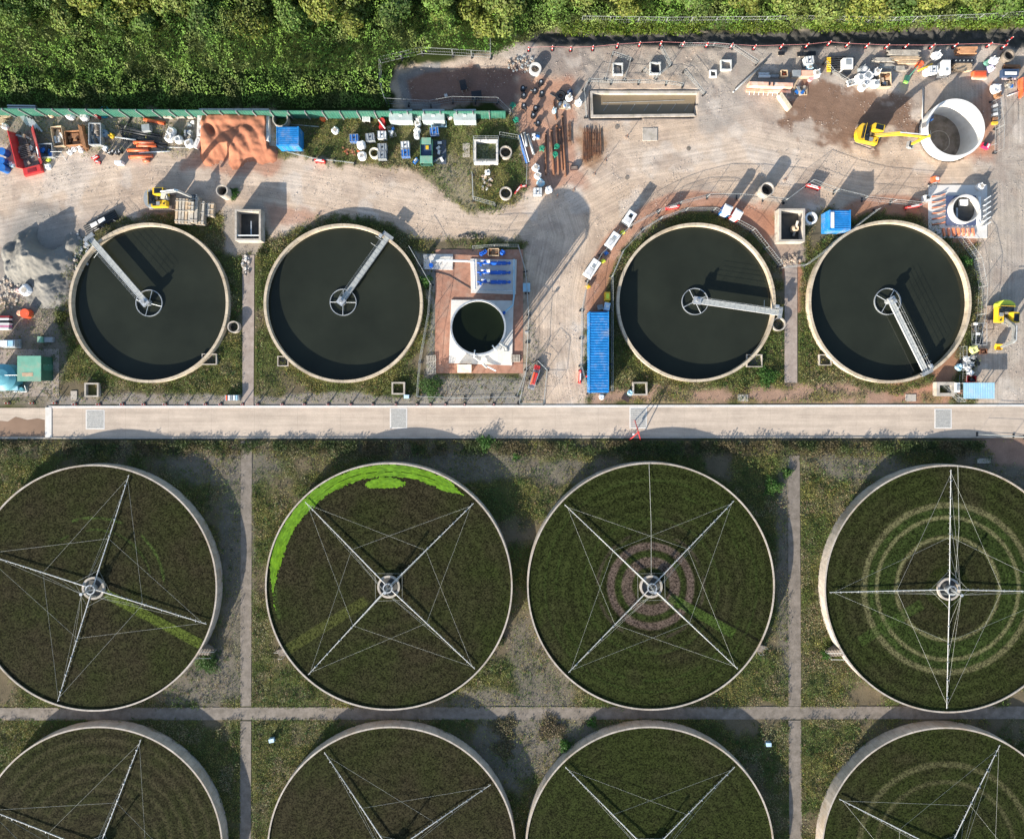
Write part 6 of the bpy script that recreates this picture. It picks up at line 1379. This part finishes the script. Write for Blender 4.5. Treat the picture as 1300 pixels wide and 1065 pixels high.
crate(626.5, 320, 1.5, 1.0, .7, 'tan timber crate between blue valves on the north side of the pump slab', wood, fill=[wood, woodb]); bagat(638, 320, .7, .8, 'blue valve body right of the tan crate', bl, False, 'valve')
panel(668.5, 365, 1.0, 1.2, .9, 'small pale blue cabinet on the east fence of the pump compound', blue2, name='cabinet_box', cat='cabinet')
b = MB(); b.box((0, 0, 0), (1.9, 1.1, .9), wood); b.box((0, 0, .9), (1.95, 1.15, .05), M('pale_ply', (.66, .58, .46), .8)); 
for q in (-.8, 0, .8): b.box((q, -.57, 0), (.1, .04, .9), woodg)
one(b, 'plywood_crate', 'closed pale plywood crate south of the tall tank slab', 'crate', G(589.5, 468, .95))
for k, y in enumerate((455, 463, 471)): pallet(547.5, y, 2, f'weathered pallet on the west side of the pump compound, {ORD[k]} from the north', .08, m=woodg, L=1.25, W_=.85)
pallet(654.5, 455, 2, 'weathered pallet at the south-east corner of the red gravel pad', 0, m=woodg)
b = MB(); b.tube([(0, 0, 0), (0, 0, 2.4)], .05, steel); b.box((.0, 0, 2.3), (.4, .1, .3), galv); b.box((0, 0, 0), (.4, .4, .1), conc); one(b, 'lamp_post', 'short camera post on the east fence of the pump compound', 'post', P(668, 423))
t = thing('red_trailer', 'red wheeled hose machine caged beside the junction', 'machine', G(678, 481, .9), R(72)); b = MB(); b.box((0, 0, .3), (3.0, .9, .18), steel); b.build('chassis', t); b = MB(); b.box((.1, -.1, .48), (1.7, .45, .35), redp, taper=.9); b.tube([(-.9, .2, .7), (.9, .2, .75)], .13, orange, 8); b.box((1.6, .1, .4), (.7, .8, .2), redp); b.build('body', t)
for s_ in (-1, 1): b = MB(); b.tube([(-.3, s_*.5, .3), (-.3, s_*.66, .3)], .3, rubber, 12); b.build('wheel', t)
b = MB(); b.tube([(-1.4, -.4, .6), (-1.4, .4, .6), (1.4, .45, .9), (1.4, -.4, .9), (-1.4, -.4, .6)], .035, galv, 5); b.build('guard', t)
# sunken strip objects
panel(605, 121, 1.4, 1.2, .7, 'black folded sheet in the sunken brown strip', blackp, .1, 'liner_pack', 'liner'); panel(588, 108, .9, 1.4, .9, 'upright black panel in the sunken brown strip', blackp, .2, 'liner_pack', 'liner'); bagat(566, 121, .4, .4, 'small white sack in the sunken brown strip', bagm, False, 'sack')
# ---- south-east corner
t = thing('sheeted_roof', 'pale blue corrugated sheet roof by the road at the east side', 'shelter', G(1243, 496, 1.7)); b = MB()
for k in range(26): b.box((-2.0+k*.163, 0, 1.6+.02*(k % 2)), (.16, 2.2, .05), blue2)
b.build('roof', t); b = MB()
for u_ in (-1.9, 0, 1.9):
    for v_ in (-1, 1): b.box((u_, v_, 0), (.1, .1, 1.6), galv)
b.build('posts', t)
b = MB(); b.box((0, 0, 0), (.65, 1.4, 1.1), white, taper=.96); b.box((0, 0, 1.1), (.4, .8, .04), galv); b.box((0, -.72, .3), (.4, .03, .5), greym); one(b, 'white_cabinet', 'narrow white cabinet between the chamber and the pale blue roof', 'cabinet', G(1216, 492, 1.1))
bagat(1221, 497, .6, .7, 'rusty red sack left of the pale blue roof', rust, False, 'sack'); bagat(1233, 473, .9, .6, 'white sack above the pale blue roof', bagm, False, 'sack'); crate(1234, 481, 1.3, .9, .6, 'dark red crate above the pale blue roof', darkred, fill=[darkred, blackp])
for k, (x, y, w_, m_) in enumerate(((1228, 456, .9, bagm), (1234, 462, .8, greym), (1226, 464, .8, bagm), (1219, 466, .9, blue2), (1236, 453, .7, greym), (1230, 468, .7, bagm))): bagat(x, y, w_, .5+.1*(k % 2), f'grey-white bag in the black heap by the east end tank, {ORD[k]} of six', m_, k % 2 == 0)
rubble(1230, 458, 11, 10, 24, 'black plastic heap among the grey-white bags', m=[blackp, blackp, greym], smax=.7)
bagat(1238, 443.5, 1.1, .7, 'pale yellow bag north of the black heap', M('pale_yellow', (.72, .70, .25), .7), False); crate(1249, 446, 1.0, .7, .4, 'small rusty tray right of the pale yellow bag', rust, fill=[rust, woodb])
b = MB()
for zz in (.05, .9): b.tube([(-.75, -1.5, zz), (.75, -1.5, zz), (.75, 1.5, zz), (-.75, 1.5, zz), (-.75, -1.5, zz)], .035, galv, 5)
for u_, v_ in ((-.75, -1.5), (.75, -1.5), (.75, 1.5), (-.75, 1.5), (-.75, 0), (.75, 0)): b.tube([(u_, v_, 0), (u_, v_, .9)], .03, galv, 5)
b.box((0, 0, .02), (1.4, 2.9, .05), blackp); b.box((-.5, .0, .9), (.5, .35, .12), white); one(b, 'cage_trolley', 'black-floored tube cage left of the east excavator', 'cage', G(1246, 424, .9))
b = MB(); b.box((0, 0, 0), (.35, .35, .5), white); b.cyl((0, 0, .5), .12, .1, white, 8); one(b, 'small_can', 'small white can at the top of the tube cage', 'can', G(1240, 411, .5))
# fridge-like tall grey screen casting the block shadow east of the yellow bag
# ---- excavators
def excavator(gx_, gy_, rz, trz, boom, stick, bucket, label, cab_side=1, sc_=1., accent=yellow, armm=None, body2=None, width=2.5):
    l = P(gx_, gy_); t = thing('excavator', label, 'excavator', l, rz, 'tracked excavators'); armm = armm or accent
    for s_ in (-1, 1):
        b = MB(); L = 3.6*sc_; w_ = .5*sc_; yy = s_*(width/2-.25)
        prof = [(-L/2, .35), (-L/2+.2, .05), (L/2-.2, .05), (L/2, .35), (L/2-.05, .6), (L/2-.35, .78), (-L/2+.35, .78), (-L/2+.05, .6)]
        vs = [(x_, yy-w_/2, z_) for x_, z_ in prof]+[(x_, yy+w_/2, z_) for x_, z_ in prof]; n = len(prof)
        b.add(vs, [tuple(range(n)), tuple(range(2*n-1, n-1, -1))]+[(i, n+i, n+(i+1) % n, (i+1) % n) for i in range(n)], mudm)
        for k in range(13): b.box((-L/2+.4+k*(L-.8)/12, yy, .78), (.12, w_+.04, .05), mudm)
        b.box((0, yy+s_*.0, .25), (L*.7, w_+.06, .3), rubber); b.build('track', t).rotation_euler = (0, 0, trz-rz)
    b = MB(); b.cyl((0, 0, .55), .7*sc_, .4, steel, 20); b.box((0, 0, .4), (1.6, width-1, .25), mudm); b.build('turntable', t)
    hw = width/2-.05; b = MB(); arc = [(-1.1-.75*cos(a_), hw*sin(a_)/sin(1.2)) for a_ in np.linspace(-1.2, 1.2, 11)]
    b.prism([(x_, y_) for x_, y_ in arc][::-1] if False else [(-.9, -hw)]+[(-1.05-.85*cos(a_), hw*sin(a_)/sin(1.2)) for a_ in np.linspace(-1.2, 1.2, 11)][::1]+[(-.9, hw)], .95, 1.75, body2 or accent); b.build('counterweight', t)
    b = MB(); b.box((.15, -cab_side*(hw-.45), .95), (2.1, .85, .85), accent, taper=.97); b.box((.0, 0, .95), (1.9, .9, .55), blackp); b.box((-.2, -cab_side*(hw-.45), 1.8), (.9, .6, .06), blackp); b.build('engine_deck', t)
    b = MB(); b.box((-.7, 0, 1.45), (1.05, hw*1.5, .62), glass, taper=.88); b.cyl((-.6, -.35, 2.0), .09, .35, blackp, 10); b.build('engine_cover', t)
    cb = MB(); cb.box((.55, cab_side*(hw-.48), .95), (1.5, .92, 1.75), accent, taper=.94); cab = cb.build('cab', t)
    b = MB(); b.box((.6, cab_side*(hw-.48), 2.705), (1.05, .66, .03), glass); b.build('roof_window', cab)
    b = MB(); b.add([(1.305, cab_side*(hw-.48)-.38, 1.5), (1.305, cab_side*(hw-.48)+.38, 1.5), (1.285, cab_side*(hw-.48)+.36, 2.55), (1.285, cab_side*(hw-.48)-.36, 2.55)], [(0, 1, 2, 3)], glass)
    b.box((.55, cab_side*(hw-.0), 1.6), (1.1, .03, .9), glass, taper=.95); b.build('window', cab)
    b = MB(); b.box((.15, -cab_side*(hw-.45), 1.865), (.5, .5, .08), steel); b.cyl((.9, -cab_side*(hw-.4), 1.78), .12, .12, blackp, 10); b.box((-.2, 0, 1.5), (.5, .5, .35), steel); b.tube([(-.1, .1, 1.7), (.6, .15, 1.9), (1.0, .1, 2.0)], .04, blackp, 5); b.tube([(-.1, -.1, 1.7), (.6, -.15, 1.9), (1.0, -.1, 2.0)], .04, blackp, 5); b.box((1.1, 0, 1.2), (.6, .5, .5), steel); b.build('hydraulics', t)
    b = MB(); b.tube([(1.2, cab_side*(hw-.9), 2.6), (1.2, cab_side*(hw-.06), 2.6), (-.15, cab_side*(hw-.06), 2.6)], .03, accent); b.tube([(-1.0, -hw+.1, 2.3), (-1.0, hw-.1, 2.3)], .03, accent); b.build('handrail', t)
    def beam(pts, w0, m):
        b = MB(); vs = []; 
        for i, (x_, z_, th) in enumerate(pts):
            p0 = pts[max(i-1, 0)]; p1 = pts[min(i+1, len(pts)-1)]; dx_, dz_ = p1[0]-p0[0], p1[1]-p0[1]; ln = hypot(dx_, dz_); nx_, nz_ = -dz_/ln, dx_/ln
            for sy_, sn in ((-1, -1), (1, -1), (1, 1), (-1, 1)): vs.append((x_+nx_*th/2*sn, sy_*w0/2, z_+nz_*th/2*sn))
        fs = [(3, 2, 1, 0), tuple(range(4*len(pts)-4, 4*len(pts)))]
        for i in range(len(pts)-1):
            for q in range(4): fs.append((4*i+q, 4*i+(q+1) % 4, 4*i+4+(q+1) % 4, 4*i+4+q))
        b.add(vs, fs, m); return b
    bm = beam([(*boom[0], .4), (*boom[1], .62), (*boom[2], .38)], .34, armm)
    bm.tube([(boom[0][0]+.5, .0, boom[0][1]-.2), ((boom[1][0]+boom[0][0])/2+.5, 0, (boom[1][1]+boom[0][1])/2)], .09, galv, 6)
    bm.tube([(boom[1][0]-.2, 0, boom[1][1]+.4), (boom[2][0]-.1, 0, boom[2][1]+.5)], .08, galv, 6)
    for s_ in (-.1, .1): bm.tube([(boom[0][0], s_, boom[0][1]+.3), (boom[1][0], s_, boom[1][1]+.38), (boom[2][0], s_, boom[2][1]+.25)], .03, blackp, 4)
    bm.build('boom', t); beam([(boom[2][0]-.3*np.sign(stick[0]-boom[2][0]+.01), boom[2][1]+.35, .3), (*boom[2], .42), (*stick, .26)], .26, armm).build('stick', t)
    b = MB(); x_, z_ = stick; b.add([(x_-.35, -.42, z_), (x_-.45, -.42, z_-.6), (x_+.1, -.42, z_-.85), (x_+.45, -.42, z_-.5), (x_-.35, .42, z_), (x_-.45, .42, z_-.6), (x_+.1, .42, z_-.85), (x_+.45, .42, z_-.5)], [(0, 1, 2, 3), (7, 6, 5, 4), (0, 4, 5, 1), (1, 5, 6, 2), (2, 6, 7, 3)], bucket)
    for k in range(4): b.box((x_+.5, -.33+k*.22, z_-.55), (.16, .08, .07), galv)
    b.build('bucket', t); return t
excavator(1097, 176, R(-13), R(-20), [(.6, 1.6), (3.0, 3.7), (6.1, 4.6)], (5.9, 1.6), galv, 'all-yellow excavator reaching over to the white caisson', 1)
excavator(208, 256, R(2), R(0), [(.6, 1.6), (2.2, 4.4), (4.2, 4.9)], (4.7, 1.9), steel, 'excavator with a yellow body and grey boom beside the pallet pile', 1, armm=galv, body2=greym)
excavator(1266, 400, R(-92), R(0), [(.6, 1.5), (2.0, 3.4), (3.9, 3.3)], (4.5, 1.0), yellow, 'yellow and grey excavator at the right edge with its arm pointing down the yard', 1, .95, armm=steel, body2=lime)
print('objects', len(bpy.data.objects))
